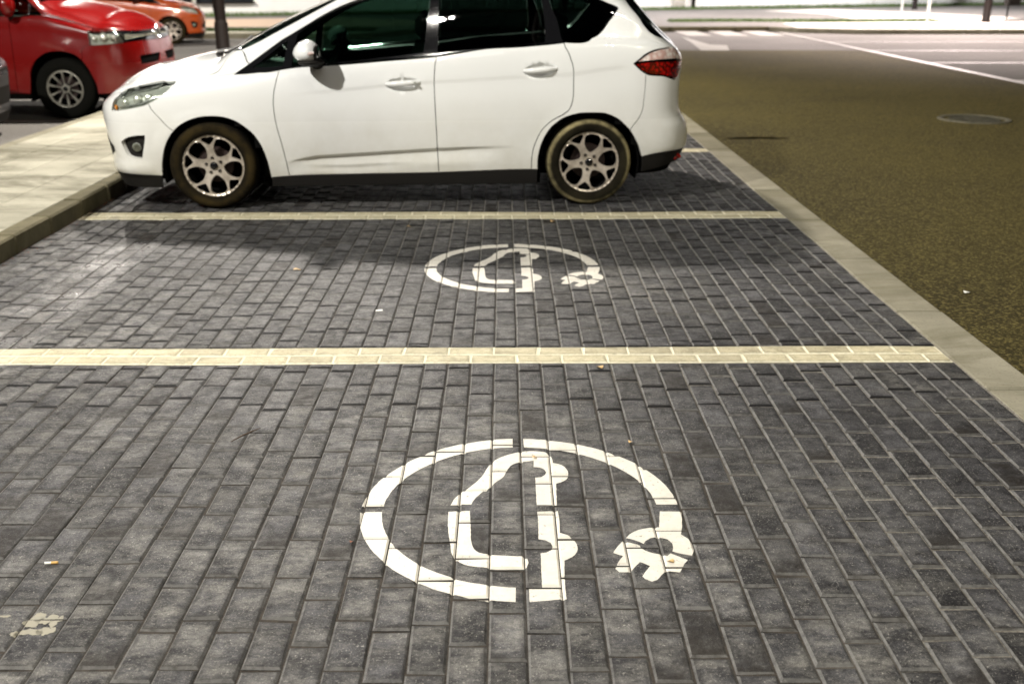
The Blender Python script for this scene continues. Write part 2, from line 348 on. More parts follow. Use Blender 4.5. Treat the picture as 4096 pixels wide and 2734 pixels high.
# outlines of panels, windows and lamps, as (metres along the body, metres up the section)
HATCH_CURVES={
'arch_f':[(1.19,-0.004),(1.194,0.033),(1.207,0.104),(1.213,0.162),(1.23,0.246),(1.263,0.336),(1.322,0.417),(1.405,0.477),(1.506,0.513),(1.593,0.52),(1.7,0.504),(1.781,0.468),(1.854,0.407),(1.915,0.317),(1.948,0.211),(1.96,0.12),(1.964,0.062),(1.961,-0.004)],
'arch_r':[(3.867,-0.004),(3.865,0.118),(3.866,0.206),(3.89,0.308),(3.95,0.412),(4.029,0.484),(4.13,0.512),(4.242,0.518),(4.37,0.507),(4.462,0.462),(4.54,0.375),(4.591,0.281),(4.614,0.207),(4.628,0.083),(4.63,-0.004)],
'fbump_bottom':[(1.212,0.102),(1.059,0.106),(0.919,0.111),(0.815,0.109),(0.681,0.115)],
'fbump_bottom2':[(0.681,0.115),(0.3,0.115),(-0.01,0.115)],
'sill_top':[(1.954,0.077),(2.096,0.087),(2.55,0.096),(3.083,0.101),(3.831,0.12),(3.883,0.12)],
'rbump_bottom':[(4.598,0.206),(4.724,0.231),(4.872,0.24),(5.005,0.237)],
'rbump_bottom2':[(5.005,0.237),(5.716,0.247)],
'rlow_bottom':[(4.612,0.088),(4.757,0.112),(4.895,0.141)],
'rlow_bottom2':[(4.895,0.141),(5.716,0.151)],
'fog':[(0.917,0.337),(0.981,0.368),(1.051,0.382),(1.114,0.387),(1.098,0.308),(1.077,0.23),(1.015,0.232),(0.963,0.242),(0.934,0.279),(0.917,0.337)],
'headlight':[(0.874,0.588),(0.89,0.753),(0.916,0.85),(0.943,0.903),(1.02,1.287),(1.095,1.423),(1.161,1.429),(1.266,1.421),(1.353,1.356),(1.308,0.884),(1.241,0.766),(1.168,0.698),(1.072,0.648),(0.985,0.612),(0.874,0.588)],
'hood_side':[(1.33,1.3),(1.353,1.334),(1.45,1.39),(1.609,1.409),(1.651,1.424),(1.694,1.473),(1.713,1.498),(1.712,1.615)],
'cowl':[(1.712,1.615),(1.665,1.79),(1.62,2.12)],
'hood_front':[(0.97,0.88),(0.943,0.903),(0.45,0.923),(0.2,0.923),(-0.01,0.923)],
'ws_side':[(1.742,1.511),(1.777,1.492),(1.874,1.486),(2.054,1.495),(2.234,1.495),(2.477,1.501),(2.616,1.503)],
'ws_top':[(2.616,1.503),(2.688,1.712),(2.724,2.1)],
'ws_base':[(1.742,1.511),(1.73,1.577),(1.674,1.794),(1.648,2.1)],
'fbump_fender':[(1.165,0.73),(1.175,0.697),(1.194,0.608),(1.241,0.503),(1.281,0.45),(1.33,0.411)],
'door_front':[(2.075,0.948),(2.07,0.91),(2.048,0.804),(2.028,0.699),(2.022,0.614),(2.024,0.539),(2.033,0.445),(2.051,0.36),(2.078,0.2),(2.091,0.093),(2.093,0.081)],
'door_mid':[(3.163,0.912),(3.149,0.829),(3.142,0.722),(3.145,0.567),(3.152,0.318),(3.159,0.094)],
'door_rear':[(4.036,.935),(4.041,0.908),(4.05,0.875),(4.077,0.83),(4.103,0.767),(4.108,0.684),(4.102,0.588),(4.076,0.535),(4.042,0.511),(3.998,0.492),(3.957,0.467),(3.905,0.422),(3.849,0.323),(3.825,0.245),(3.82,0.189),(3.819,0.117)],
'rbump':[(4.623,0.735),(4.625,0.696),(4.62,0.605),(4.603,0.512),(4.568,0.462),(4.527,0.411),(4.52,0.37)],
'dlo':[(1.756,1.015),(1.854,0.933),(1.948,0.917),(2.151,0.918),(2.417,0.913),(2.788,0.911),(3.161,0.91),(3.52,0.916),(3.788,0.911),(4.043,0.91),(4.237,0.921),(4.268,0.952),(4.299,1.0),(4.365,1.138),(4.417,1.31),(4.426,1.348),(4.425,1.371),(4.408,1.369),(4.39,1.362),(4.241,1.372),(3.967,1.39),(3.664,1.4),(3.366,1.405),(3.06,1.406),(2.81,1.406),(2.566,1.407),(2.361,1.404),(2.183,1.398),(2.064,1.4),(1.95,1.359),(1.847,1.296),(1.756,1.015)],
'g_tri':[(1.89,1.127),(1.949,1.199),(2.029,1.281),(2.082,1.313),(2.134,1.327),(2.117,1.193),(2.096,1.004),(2.009,1.031),(1.89,1.127)],
'g_fdoor':[(2.158,0.959),(2.18,1.133),(2.203,1.339),(2.29,1.369),(2.377,1.38),(2.565,1.388),(2.7,1.388),(2.82,1.388),(2.99,1.387),(3.128,1.382),(3.12,1.299),(3.095,1.138),(3.063,0.947),(2.771,0.935),(2.43,0.935),(2.158,0.959)],
'g_rdoor':[(3.174,0.943),(3.184,1.131),(3.193,1.382),(3.27,1.385),(3.466,1.382),(3.712,1.376),(3.862,1.368),(3.885,1.3),(3.903,1.175),(3.913,1.083),(3.91,0.919),(3.704,0.919),(3.52,0.929),(3.343,0.933),(3.174,0.932)],
'g_quarter':[(3.955,1.32),(3.962,1.365),(4.241,1.345),(4.36,1.34),(4.397,1.342),(4.406,1.32),(4.35,1.139),(4.286,1.011),(4.229,0.95),(4.032,0.928),(4.006,1.099),(3.955,1.32)],
'tail':[(4.531,0.781),(4.604,0.823),(4.708,0.863),(4.837,0.903),(4.93,0.925),(5.03,0.915),(5.1,0.88),(5.1,0.8),(4.999,0.787),(4.928,0.725),(4.752,0.723),(4.628,0.727),(4.531,0.781)],
'tail_split':[(4.531,0.781),(4.652,0.798),(4.768,0.813),(4.889,0.831),(5.12,0.845)],
'rg_side':[(4.495,1.476),(4.512,1.448),(4.589,1.42),(4.656,1.357),(4.702,1.4),(4.778,1.434)],
'rg_base':[(4.778,1.434),(5.242,1.454),(5.716,1.464)],
'rg_top':[(4.495,1.476),(4.555,1.707),(4.589,2.1)],
'gate_low':[(5.1,0.8),(5.3,0.62),(5.716,0.6)],
'fender_pillar':[(1.779,1.5),(1.814,1.473),(1.835,1.443),(1.868,1.241)],
'crease':[(2.017,0.166),(2.141,0.206),(2.298,0.232),(2.71,0.253),(3.145,0.275),(3.672,0.291)],
'crease2':[(2.137,0.158),(2.526,0.156),(2.884,0.174)],
'shoulder':[(2.031,0.692),(2.555,0.716),(2.906,0.735),(3.598,0.734),(4.098,0.731),(4.542,0.771)],
'cowl_side':[(1.7,1.52),(1.75,1.512)],
}
HATCH_SEEDS={
'front_bumper':(1.164,0.425),
'headlight':(1.098,0.817),
'fog_recess':(1.03,0.303),
'fender':(1.865,0.671),
'hood':(1.4,1.496),
'front_door':(2.548,0.537),
'rear_door':(3.422,0.526),
'body_shell':(4.297,0.619),
'window_trim':(2.142,1.095),
'door_window':(2.739,1.098),
'rear_window':(3.431,1.081),
'rear_quarter_window':(4.212,1.122),
'front_quarter_window':(2.046,1.165),
'clear_lens':(4.843,0.86),
'red_lens':(4.817,0.778),
'rear_bumper':(4.765,0.512),
'rear_skirt':(4.774,0.169),
'front_skirt':(1.065,0.073),
'sill':(2.699,0.054),
'windscreen':(2.2,1.9),
'cowl':(1.66,1.85),
'rear_glass':(5.2,1.8),
}
VAN_CURVES={
'arch_f':[(2.014,0.0),(1.991,0.073),(1.961,0.203),(1.938,0.329),(1.856,0.456),(1.74,0.528),(1.648,0.546),(1.561,0.552),(1.479,0.539),(1.4,0.512),(1.292,0.395),(1.236,0.271),(1.207,0.185),(1.204,0.036)],
'hood_side':[(1.775,1.735),(1.7,1.735),(1.516,1.737),(1.411,1.728),(1.28,1.71),(1.171,1.551)],
'headlight':[(1.228,0.912),(1.186,0.928),(1.041,0.938),(0.867,0.967),(0.822,0.787),(0.794,0.663),(0.889,0.663),(1.02,0.665),(1.22,0.654),(1.222,0.776),(1.228,0.912)],
'hood_front':[(1.171,1.551),(1.186,0.928)],
'hood_front2':[(0.867,0.967),(-0.01,0.967)],
'grille_low':[(0.794,0.663),(-0.01,0.633)],
'ws_base':[(1.775,1.735),(1.749,1.973),(1.706,2.247),(1.69,2.50)],
'bottom':[(-0.01,0.07),(6.403,0.07)],
'window':[(2.211,0.943),(1.949,0.942),(1.728,0.948),(1.793,1.421),(1.914,1.629),(2.021,1.682),(2.192,1.688)],
'lower_grille':[(0.637,0.481),(0.393,0.486),(0.084,0.485),(0.135,0.391),(0.472,0.386),(0.637,0.386),(0.637,0.481)],
'belt':[(2.2,0.943),(3.13,0.943)],
'pillar':[(1.793,1.421),(1.775,1.735)],
}
SYMBOL={
'car_roof':[(-0.2211,0.0226),(-0.2119,0.0579),(-0.198,0.0916),(-0.1637,0.1433),(-0.1314,0.2026),(-0.1152,0.2517),(-0.1041,0.2893),(-0.0811,0.3342),(-0.0396,0.3734),(0.0025,0.3958),(0.0569,0.4035),(0.0927,0.3951),(0.1097,0.3722),(0.1172,0.3392),(0.1171,0.3106),(0.1361,0.3028),(0.1554,0.2809),(0.1651,0.2494),(0.165,0.2185),(0.1576,0.1907),(0.1378,0.1704),(0.1215,0.1611),(0.1172,0.0199),(0.0528,0.0204),(0.0539,0.2036),(0.074,0.2071),(0.0872,0.2228),(0.0925,0.2401),(0.0875,0.26),(0.0707,0.2778),(0.0504,0.2818),(0.0518,0.3306),(0.0031,0.3167),(-0.0193,0.304),(-0.04,0.2611),(-0.0573,0.202),(-0.0743,0.1781),(-0.1019,0.1311),(-0.1315,0.0831),(-0.1472,0.0518),(-0.1545,0.0221)],
'car_front':[(-0.2252,-0.0237),(-0.1587,-0.0168),(-0.1529,-0.1173),(-0.1467,-0.2054),(-0.1392,-0.2384),(-0.1238,-0.2571),(-0.0963,-0.2665),(-0.027,-0.2762),(0.0026,-0.2791),(0.017,-0.2946),(0.019,-0.3125),(0.0137,-0.3345),(0.0013,-0.3475),(-0.1002,-0.3363),(-0.1638,-0.3173),(-0.1892,-0.293),(-0.1972,-0.2794),(-0.2108,-0.2049),(-0.2225,-0.1067)],
'car_rear':[(0.0537,-0.0206),(0.118,-0.0179),(0.1196,-0.0993),(0.1179,-0.1513),(0.1377,-0.1643),(0.1588,-0.1935),(0.1657,-0.2268),(0.1622,-0.2547),(0.1456,-0.2821),(0.1223,-0.2999),(0.1178,-0.4206),(0.1186,-0.4877),(0.0178,-0.5027),(0.0176,-0.4346),(0.0538,-0.4316),(0.0548,-0.3084),(0.0554,-0.2631),(0.0725,-0.2586),(0.088,-0.2449),(0.0924,-0.2262),(0.0872,-0.2073),(0.0726,-0.1928),(0.0515,-0.1859),(0.0537,-0.119)],
'cable_plug':[(0.4387,-0.0237),(0.5057,-0.0263),(0.4908,-0.1225),(0.4816,-0.1621),(0.4979,-0.1866),(0.5072,-0.2201),(0.5049,-0.2528),(0.4941,-0.2803),(0.4684,-0.271),(0.4409,-0.257),(0.4463,-0.2384),(0.4476,-0.2149),(0.4361,-0.1909),(0.4121,-0.181),(0.3862,-0.1837),(0.3688,-0.2),(0.3626,-0.2161),(0.3389,-0.1949),(0.314,-0.1822),(0.3277,-0.1609),(0.3565,-0.1364),(0.3893,-0.1237),(0.422,-0.1199)],
'plug_prongs':[(0.3004,-0.1994),(0.3505,-0.2236),(0.3518,-0.233),(0.3556,-0.2424),(0.422,-0.2825),(0.4342,-0.268),(0.4778,-0.3028),(0.4643,-0.3249),(0.4456,-0.364),(0.4085,-0.3551),(0.3963,-0.3722),(0.3752,-0.4018),(0.3596,-0.4117),(0.3426,-0.3973),(0.3371,-0.3846),(0.3471,-0.3633),(0.3657,-0.333),(0.3394,-0.3106),(0.3185,-0.3413),(0.3041,-0.3612),(0.2752,-0.361),(0.265,-0.3435),(0.272,-0.3234),(0.2937,-0.2814),(0.267,-0.263),(0.2847,-0.2278)],
}

HATCH=dict(
 us=[-.45,-.30,-.15,0.0,.10,.19,.30,.45,.62,.80,1.0,1.25,1.5,1.8,2.1,2.4,2.62,2.80,2.92,3.0],
 x=[-.9,-.7,-.45,-.2,0,.1,.19,.37,.6,.8,1,1.25,1.5,1.8,2.1,2.4,2.65,2.85,3.0,3.1,3.2,3.3,3.4],
 zb=[.70,.77,.83,.87,.90,.913,.924,.942,.968,.988,1.005,1.027,1.048,1.075,1.105,1.135,1.155,1.16,1.15,1.12,1.09,1.06,1.03],
 ze=[.72,.79,.855,.895,.925,.94,.96,1.062,1.205,1.312,1.398,1.462,1.497,1.515,1.52,1.505,1.475,1.40,1.29,1.2,1.13,1.08,1.05],
 zr=[.70,.80,.885,.945,.99,1.03,1.085,1.155,1.268,1.366,1.455,1.52,1.56,1.577,1.577,1.562,1.54,1.49,1.39,1.30,1.20,1.13,1.08],
 zt=[.72,.85,.955,1.025,1.055,1.075,1.135,1.235,1.337,1.42,1.498,1.57,1.607,1.626,1.626,1.612,1.59,1.56,1.49,1.39,1.28,1.19,1.11],
 yr=([-.45,0,.19,.37,.6,.8,1,1.25,2.6,3.0,3.4],[.66,.67,.69,.68,.66,.64,.62,.60,.58,.60,.62]),
 bulge=([-.9,-.45,-.3,0,.3,.5,2.2,2.4,2.68,3.0,3.4],[.0,.002,.006,.01,.006,0,0,.006,.012,.006,0]),
 yb=([-.45,.1],[.835,.862]), lean=(.36,.16),
 side=[(.845,.15),(.872,.235),(.888,.31),(.902,.42),(.910,.54),(.914,.66)], yup=(.910,.898,.880),
 uf=[-.785,-.815,-.825,-.84,-.858,-.868], tip=(.69,.06,-.860,.07),
 tail0=3.0, ur=[3.36,3.405,3.45,3.478,3.47,3.415,3.41,3.42,3.415,3.40], tailtop=3.395)
VAN=dict(
 us=[-.45,-.30,-.15,0.0,.10,.22,.36,.52,.70,.9,1.1,1.4,1.8,2.3,2.8,3.2,3.5,3.75],
 x=[-.9,-.7,-.45,-.3,-.15,0,.1,.24,.5,.9,1.1,1.4,3.3,3.75,3.95],
 zb=[.93,.96,1.0,1.05,1.09,1.13,1.15,1.155,1.155,1.155,1.155,1.155,1.155,1.155,1.155],
 ze=[.95,.98,1.02,1.07,1.12,1.17,1.21,1.32,1.51,1.78,1.84,1.86,1.86,1.84,1.80],
 zr=[.97,1.0,1.05,1.10,1.155,1.20,1.25,1.39,1.59,1.86,1.91,1.92,1.92,1.90,1.86],
 zt=[1.06,1.11,1.19,1.24,1.275,1.30,1.32,1.44,1.62,1.88,1.94,1.96,1.96,1.95,1.90],
 yr=([-.45,0,.2,1.0,3.9],[.72,.73,.74,.70,.70]),
 bulge=([-.9,-.5,0,.5,3.9],[.0,.0,.012,0,0]),
 yb=([-.45,.1],[.86,.91]), lean=(.24,.05),
 side=[(.90,.22),(.925,.30),(.94,.40),(.947,.52),(.95,.64),(.95,.76)], yup=(.947,.94,.925),
 uf=[-.83,-.88,-.905,-.925,-.92,-.91], tip=(.92,.08,-.885,.10),
 tail0=3.75, ur=[3.9,3.94,3.96,3.97,3.96,3.95,3.95,3.95,3.95,3.94], tailtop=3.93)
def make_net(d):
    T=lambda k:(lambda u: float(np.interp(u,d['x'],d[k])))
    zb,ze,zr,zt=T('zb'),T('ze'),T('zr'),T('zt')
    l1,l2=d['lean']; zm=d['side'][5][1]
    def section(u):
        b,e,r,t=zb(u),ze(u),zr(u),zt(u); bl=float(np.interp(u,*d['bulge'])); yb=float(np.interp(u,*d['yb']))
        ye=yb-l1*(e-b)-l2*(e-b)**2; h=(e-b)*.5
        yR=min(float(np.interp(u,*d['yr'])),ye-.03)
        P=[(y+(bl if k else 0),z) for k,(y,z) in enumerate(d['side'])]
        P+=[(d['yup'][0]+bl,zm+(b-zm)*.42),(d['yup'][1]+bl,zm+(b-zm)*.75),(d['yup'][2],b-.022),(yb,b),(yb-l1*h-l2*h*h,b+h),(ye,e),
            (ye*.55+yR*.45,e+(r-e)*.62),(yR,r),(yR*.86,r+(t-r)*.38),(yR*.55,r+(t-r)*.78),(yR*.25,r+(t-r)*.97),(0,t)]
        return np.array([(u,y,z) for y,z in P])
    mid=[section(u) for u in d['us']]; nj=len(mid[0]); u0=d['us'][0]; z0,z1,t0,t1=d['tip']
    rows=[]
    for s,c in [(1,0),(.985,.26),(.95,.45),(.87,.655),(.74,.80),(.55,.905),(.35,.96),(.17,.985)]:
        out=[]
        for j in range(nj):
            z=mid[0][j][2]
            if j<6: tip=d['uf'][j]
            else:
                k=min(1,(j-6)/5); tip=t0+t1*k**1.3; z=z+(z0+z1*k-z)*s**2.2
            out.append((u0+(tip-u0)*s,mid[0][j][1]*c,z))
        rows.append(out)
    rows+=[list(map(tuple,m)) for m in mid]; b0=d['tail0']
    for s,c in [(.17,.99),(.36,.972),(.56,.93),(.74,.85),(.87,.72),(.95,.50),(.985,.27),(1,0)]:
        sec=section(b0+.4*s if b0<3.5 else b0+.18*s); base=mid[-1]; out=[]
        for j in range(nj):
            if j<10: e=d['ur'][j]; z=base[j][2]+(sec[j][2]-base[j][2])*s; y=base[j][1]
            else: e=d['tailtop']; z=sec[j][2]; y=sec[j][1]
            out.append((b0+(e-b0)*s,y*c,z))
        rows.append(out)
    return np.array(rows)

def bs_basis(t):
    return np.array([(1-t)**3,3*t**3-6*t**2+4,-3*t**3+3*t**2+3*t+1,t**3])/6.
class Surface:
    """cubic B-spline half shell through a net of control points; A runs nose to tail, B sill to roof centre, both in metres"""
    def __init__(s,P,ref_u=1.5,disp=None):
        s.NI,s.NJ=P.shape[:2]; s.disp=disp
        def ev(P):
            n=P.shape[0]; E=np.concatenate([[2*P[0]-P[1]],P,[2*P[-1]-P[-2]]],0)
            return (E[:-2]+4*E[1:-1]+E[2:])/6.
        Q=P.copy()
        for _ in range(2): Q=Q+.8*(P-ev(Q))
        Q=Q.transpose(1,0,2).copy(); D=Q.copy()
        for _ in range(2): D=D+.7*(Q-ev(D))
        Q=D.transpose(1,0,2).copy(); Q[0,:,1]=0; Q[-1,:,1]=0; Q[:,-1,1]=0
        d=np.linalg.norm(np.diff(P[:,6],axis=0),axis=1); s.AK=np.concatenate([[0],np.cumsum(d)])
        ib=int(np.argmin(abs(P[:,6,0]-ref_u))); d=np.linalg.norm(np.diff(P[ib],axis=0),axis=1); s.BK=np.concatenate([[0],np.cumsum(d)])
        E=np.concatenate([[2*Q[0]-Q[1]],Q,[2*Q[-1]-Q[-2]]],0)
        s.E=np.concatenate([2*E[:,:1]-E[:,1:2],E,2*E[:,-1:]-E[:,-2:-1]],1)
    def raw(s,A,B):
        a=np.clip(np.interp(A,s.AK,np.arange(s.NI)),0,s.NI-1-1e-9); b=np.clip(np.interp(B,s.BK,np.arange(s.NJ)),0,s.NJ-1-1e-9)
        i=np.floor(a).astype(int); j=np.floor(b).astype(int); ba=bs_basis(a-i); bb=bs_basis(b-j)
        o=np.zeros((len(A),3))
        for k in range(4):
            for l in range(4): o+=(ba[k]*bb[l])[:,None]*s.E[i+k,j+l]
        o[:,1]=-np.maximum(o[:,1],0)
        return o
    def nrm(s,f,A,B,e=.004):
        A0=np.maximum(A-e,0);A1=np.minimum(A+e,s.AK[-1]);B0=np.maximum(B-e,0);B1=np.minimum(B+e,s.BK[-1])
        n=np.cross(f(A1,B)-f(A0,B),f(A,B1)-f(A,B0)); l=np.linalg.norm(n,axis=1,keepdims=True)
        return n/np.maximum(l,1e-9)
    def pos(s,A,B):
        A=np.asarray(A,float);B=np.asarray(B,float); p=s.raw(A,B)
        if s.disp is not None: p=p+s.nrm(s.raw,A,B,.01)*s.disp(A,B)[:,None]
        return p
    def normal(s,A,B):
        return s.nrm(s.pos,np.asarray(A,float),np.asarray(B,float))

# ------------------------------------------------------------------ vehicle bodies
def region_mesh(name,SF,v,tris,mat,parent,sides,gap=.0022,depth=.018,push=0.0,smooth_skirt=False):
    """sheet over one panel of the body, inset at its seams and folded inwards; sides: 'near','far' or 'both'"""
    used=sorted({i for t in tris for i in t}); ix={a:i for i,a in enumerate(used)}; P=v[used].copy(); T=[tuple(ix[a] for a in t) for t in tris]
    cnt={}
    for t in T:
        for a,b in ((t[0],t[1]),(t[1],t[2]),(t[2],t[0])): cnt[(a,b)]=1
    amax,bmax=SF.AK[-1],SF.BK[-1]
    onc=lambda p:p[0]<1e-4 or p[0]>amax-1e-4 or p[1]>bmax-1e-4
    bd=[(a,b) for (a,b) in cnt if (b,a) not in cnt and not (onc(P[a]) and onc(P[b]))]
    inn=np.zeros_like(P)
    for a,b in bd:
        d=P[b]-P[a]; l=np.linalg.norm(d)
        if l<1e-9: continue
        n=np.array([-d[1],d[0]])/l; inn[a]+=n; inn[b]+=n
    L=np.linalg.norm(inn,axis=1,keepdims=True); inn=np.where(L>1e-6,inn/np.maximum(L,1e-6),0); c=np.array([onc(p) for p in P])
    inn[c&(P[:,1]>bmax-1e-4),1]=0; inn[c&(P[:,1]<=bmax-1e-4),0]=0
    P2=P+inn*gap
    pos=SF.pos(P2[:,0],P2[:,1]); nor=SF.normal(P2[:,0],P2[:,1]); pos=pos+nor*push
    pos[c,1]=0
    bv=sorted({i for e in bd for i in e}); bi={a:i for i,a in enumerate(bv)}; n=len(P)
    sk_top=pos[bv]; sk_bot=pos[bv]-nor[bv]*depth
    sk=[(bi[b]+n,bi[a]+n,bi[a]+n+len(bv),bi[b]+n+len(bv)) for a,b in bd]
    V=np.concatenate([pos,sk_top,sk_bot]); N=np.concatenate([nor,np.zeros((2*len(bv),3))]); F=T+sk
    objs=[]
    def mk(flag,V,N,F,nm):
        m=bpy.data.meshes.new(nm); m.from_pydata([tuple(map(float,p)) for p in V],[],F); m.materials.append(mat)
        m.polygons.foreach_set('use_smooth',[True]*len(m.polygons)); m.update()
        if len(m.polygons)==len(F): m.normals_split_custom_set_from_vertices([tuple(map(float,q)) for q in N])
        o=bpy.data.objects.new(nm,m); link(o,parent); return o
    V2=V*np.array([1,-1,1]); N2=N*np.array([1,-1,1]); F2=[tuple(reversed(f)) for f in F]
    if sides=='both':
        k=len(V); return [mk(0,np.concatenate([V,V2]),np.concatenate([N,N2]),F+[tuple(i+k for i in f) for f in F2],name)]
    return [mk(0,V,N,F,name),mk(1,V2,N2,F2,name)]
def body_regions(SF,curves,seeds,closed,grid=.04,extra=()):
    amax,bmax=SF.AK[-1],SF.BK[-1]; pls=[]
    for k,c in curves.items():
        cl=k in closed
        c=[(min(max(a,-.005 if a<0 else 0),amax+.005),min(max(b,0),bmax+.005)) for a,b in c]
        pls.append((smooth(c,.022,closed=cl),cl))
    pls.append((smooth([(0,0),(amax,0)],.04),False));pls.append((smooth([(0,bmax),(amax,bmax)],.04),False))
    pls.append((smooth([(0,0),(0,bmax)],.04),False));pls.append((smooth([(amax,0),(amax,bmax)],.04),False))
    allp=np.array([p for pl,_ in pls for p in pl])
    ga=np.arange(grid/2,amax,grid); gb=np.arange(grid/2,bmax,grid); G=np.array([(a+(grid/2 if j%2 else 0),b) for j,b in enumerate(gb) for a in ga if a+(grid/2 if j%2 else 0)<amax-.01])
    if len(extra): G=np.concatenate([np.array(extra),G])
    keep=[]
    for i in range(0,len(G),2000):
        d=((G[i:i+2000,None,:]-allp[None,:,:])**2).sum(-1).min(1); keep.append(d>(.011**2))
    keep=np.concatenate(keep); keep[:len(extra)]=keep[:len(extra)]
    pts=[tuple(p) for p in G[keep]]
    v,F,con=cdt(pts,pls)
    cen=v[np.array(F)].mean(1); F=[t for t,c in zip(F,cen) if 0<c[0]<amax and 0<c[1]<bmax]
    v=np.clip(v,0,[amax,bmax])
    return v,flood(v,F,con,seeds)
HHOLE=None
def rim_mesh(radius,spoke_deg,style='y'):
    """alloy wheel face in the x,z plane looking along -y, cut through with real openings"""
    pls=[];inside=[]
    circ=lambda r,n:[(r*math.cos(2*math.pi*i/n),r*math.sin(2*math.pi*i/n)) for i in range(n)]
    pls.append((circ(1.0,144),True)); pls.append((circ(.945,144),True)); holes=[]
    if style=='y':
        big=[(0,.315),(10,.34),(19,.43),(23.5,.56),(21.8,.72),(17.8,.86),(10,.922),(0,.93),(-10,.922),(-17.8,.86),(-21.8,.72),(-23.5,.56),(-19,.43),(-10,.34)]
        sm=[(0,.665),(5,.71),(10.5,.795),(14.8,.89),(12.5,.93),(0,.937),(-12.5,.93),(-14.8,.89),(-10.5,.795),(-5,.71)]
        for k in range(5):
            a0=spoke_deg+72*k
            for tmpl,off in ((big,36),(sm,0)):
                q=[(r*math.cos(R(a0+off+a)),r*math.sin(R(a0+off+a))) for a,r in tmpl]; holes.append(smooth(q,.05,60,True))
    else:
        for k in range(10):
            a0=spoke_deg+36*k; q=[(a0+2+4,.25),(a0+2,.40),(a0+3,.66),(a0+3.5,.88),(a0+18,.90),(a0+31,.88),(a0+31,.66),(a0+32,.40),(a0+29,.25)]
            holes.append(smooth([(r*math.cos(R(a)),r*math.sin(R(a))) for a,r in q],.05,60,True))
    for h in holes: pls.append((h,True))
    pts=[(r*math.cos(a),r*math.sin(a)) for r in (.08,.16,.24,.32,.42,.55,.68,.8,.88,.97) for a in np.arange(0,2*math.pi,.35/max(r,.3)*.5)]
    v,F,con=cdt(pts,pls)
    def pip(p,poly):
        x,y=p; c=False; n=len(poly)
        for i in range(n):
            x1,y1=poly[i]; x2,y2=poly[i-1]
            if (y1>y)!=(y2>y) and x<(x2-x1)*(y-y1)/(y2-y1)+x1: c=not c
        return c
    T=[]
    for t in F:
        c=v[list(t)].mean(0)
        if np.hypot(*c)>1: continue
        if any(pip(c,h) for h in holes): continue
        T.append(t)
    def dep(r): return float(np.interp(r,[0,.12,.2,.32,.55,.8,.93,.945,.97,1.0],[.020,.020,.024,.022,.017,.011,.008,.012,.001,.006]))
    used=sorted({i for t in T for i in t}); ix={a:i for i,a in enumerate(used)}; P=v[used]; T=[tuple(ix[a] for a in t) for t in T]
    top=[(p[0]*radius,dep(np.hypot(*p)),p[1]*radius) for p in P]; cnt={(t[i],t[(i+1)%3]) for t in T for i in range(3)}
    bd=[(a,b) for a,b in cnt if (b,a) not in cnt]; n=len(P)
    # rounded edge: sheet, then shoulder 3 mm down, then 22 mm back
    mid=[(x*1.0,y+.004,z) for x,y,z in top]; bot=[(x,y+.026,z) for x,y,z in top]
    V=top+mid+bot; Fc=[tuple(t) for t in T]
    Fc+=[(b,a,a+n,b+n) for a,b in bd]+[(b+n,a+n,a+2*n,b+2*n) for a,b in bd]
    return V,Fc
RIM={}
def wheel(parent,x,y,z,rad,rimr,deg,tyre,side,style='y'):
    """side -1: outer face looks along -y"""
    w=empty('wheel',(x,y,z),0,parent)
    if side>0: w.rotation_euler=(0,0,math.pi)
    key=(rimr,deg,style)
    s=rad/.31; k=rimr/.218
    mb=MB(); g=lambda r:rimr+(r-.218)*(rad-rimr)/(.31-.218)
    mb.lathe([(g(.212),.03),(g(.217),.004),(g(.224),-.004),(g(.245),-.011),(g(.262),-.013),(g(.280),-.010),(g(.293),-.001),(g(.302),.010),(g(.3085),.026),(g(.31),.05),(g(.31),.155),(g(.305),.185),(g(.28),.205),(g(.215),.19)],72)
    # tread grooves
    for yy in (.065,.10,.135): mb.lathe([(rad+.0006,yy-.004),(rad-.006,yy-.003),(rad-.006,yy+.003),(rad+.0006,yy+.004)],72)
    t=mb.build('tyre',tyre,w,True)
    if key not in RIM:
        V,F=rim_mesh(rimr,deg,style); m=bpy.data.meshes.new('rim'); m.from_pydata([tuple(map(float,p)) for p in V],[],F); m.materials.append(M['rim'] if style=='y' else M['dullrim']); m.polygons.foreach_set('use_smooth',[True]*len(m.polygons)); m.update(); m.set_sharp_from_angle(angle=R(35)); RIM[key]=m
    o=bpy.data.objects.new('rim',RIM[key]); link(o,w)
    b=MB().lathe([(rimr*.985,.012),(rimr*.93,.03),(rimr*.90,.19),(.02,.19)],48); b.build('barrel',M['liner'],w,True)
    b=MB().lathe([(.02,.085),(rimr*.58,.085),(rimr*.59,.09),(rimr*.59,.11),(.02,.11)],40); b.build('brake_disc',M['disc'],w,True)
    b=MB()
    for i in range(5):
        a=R(deg+72*i); b.lathe([(.0095,.016),(.0125,.022),(.0125,.04)],10,c=(math.cos(a)*rimr*.25,0,math.sin(a)*rimr*.25)); b.lathe([(0.0001,.019),(.006,.019),(.006,.03)],6,c=(math.cos(a)*rimr*.25,0,math.sin(a)*rimr*.25))
    b.build('wheel_bolts',M['plastic'],w,True)
    MB().lathe([(.0001,.006),(rimr*.10,.009),(rimr*.125,.014),(rimr*.125,.03)],28).build('centre_cap',M['gloss'],w,True)
    return w
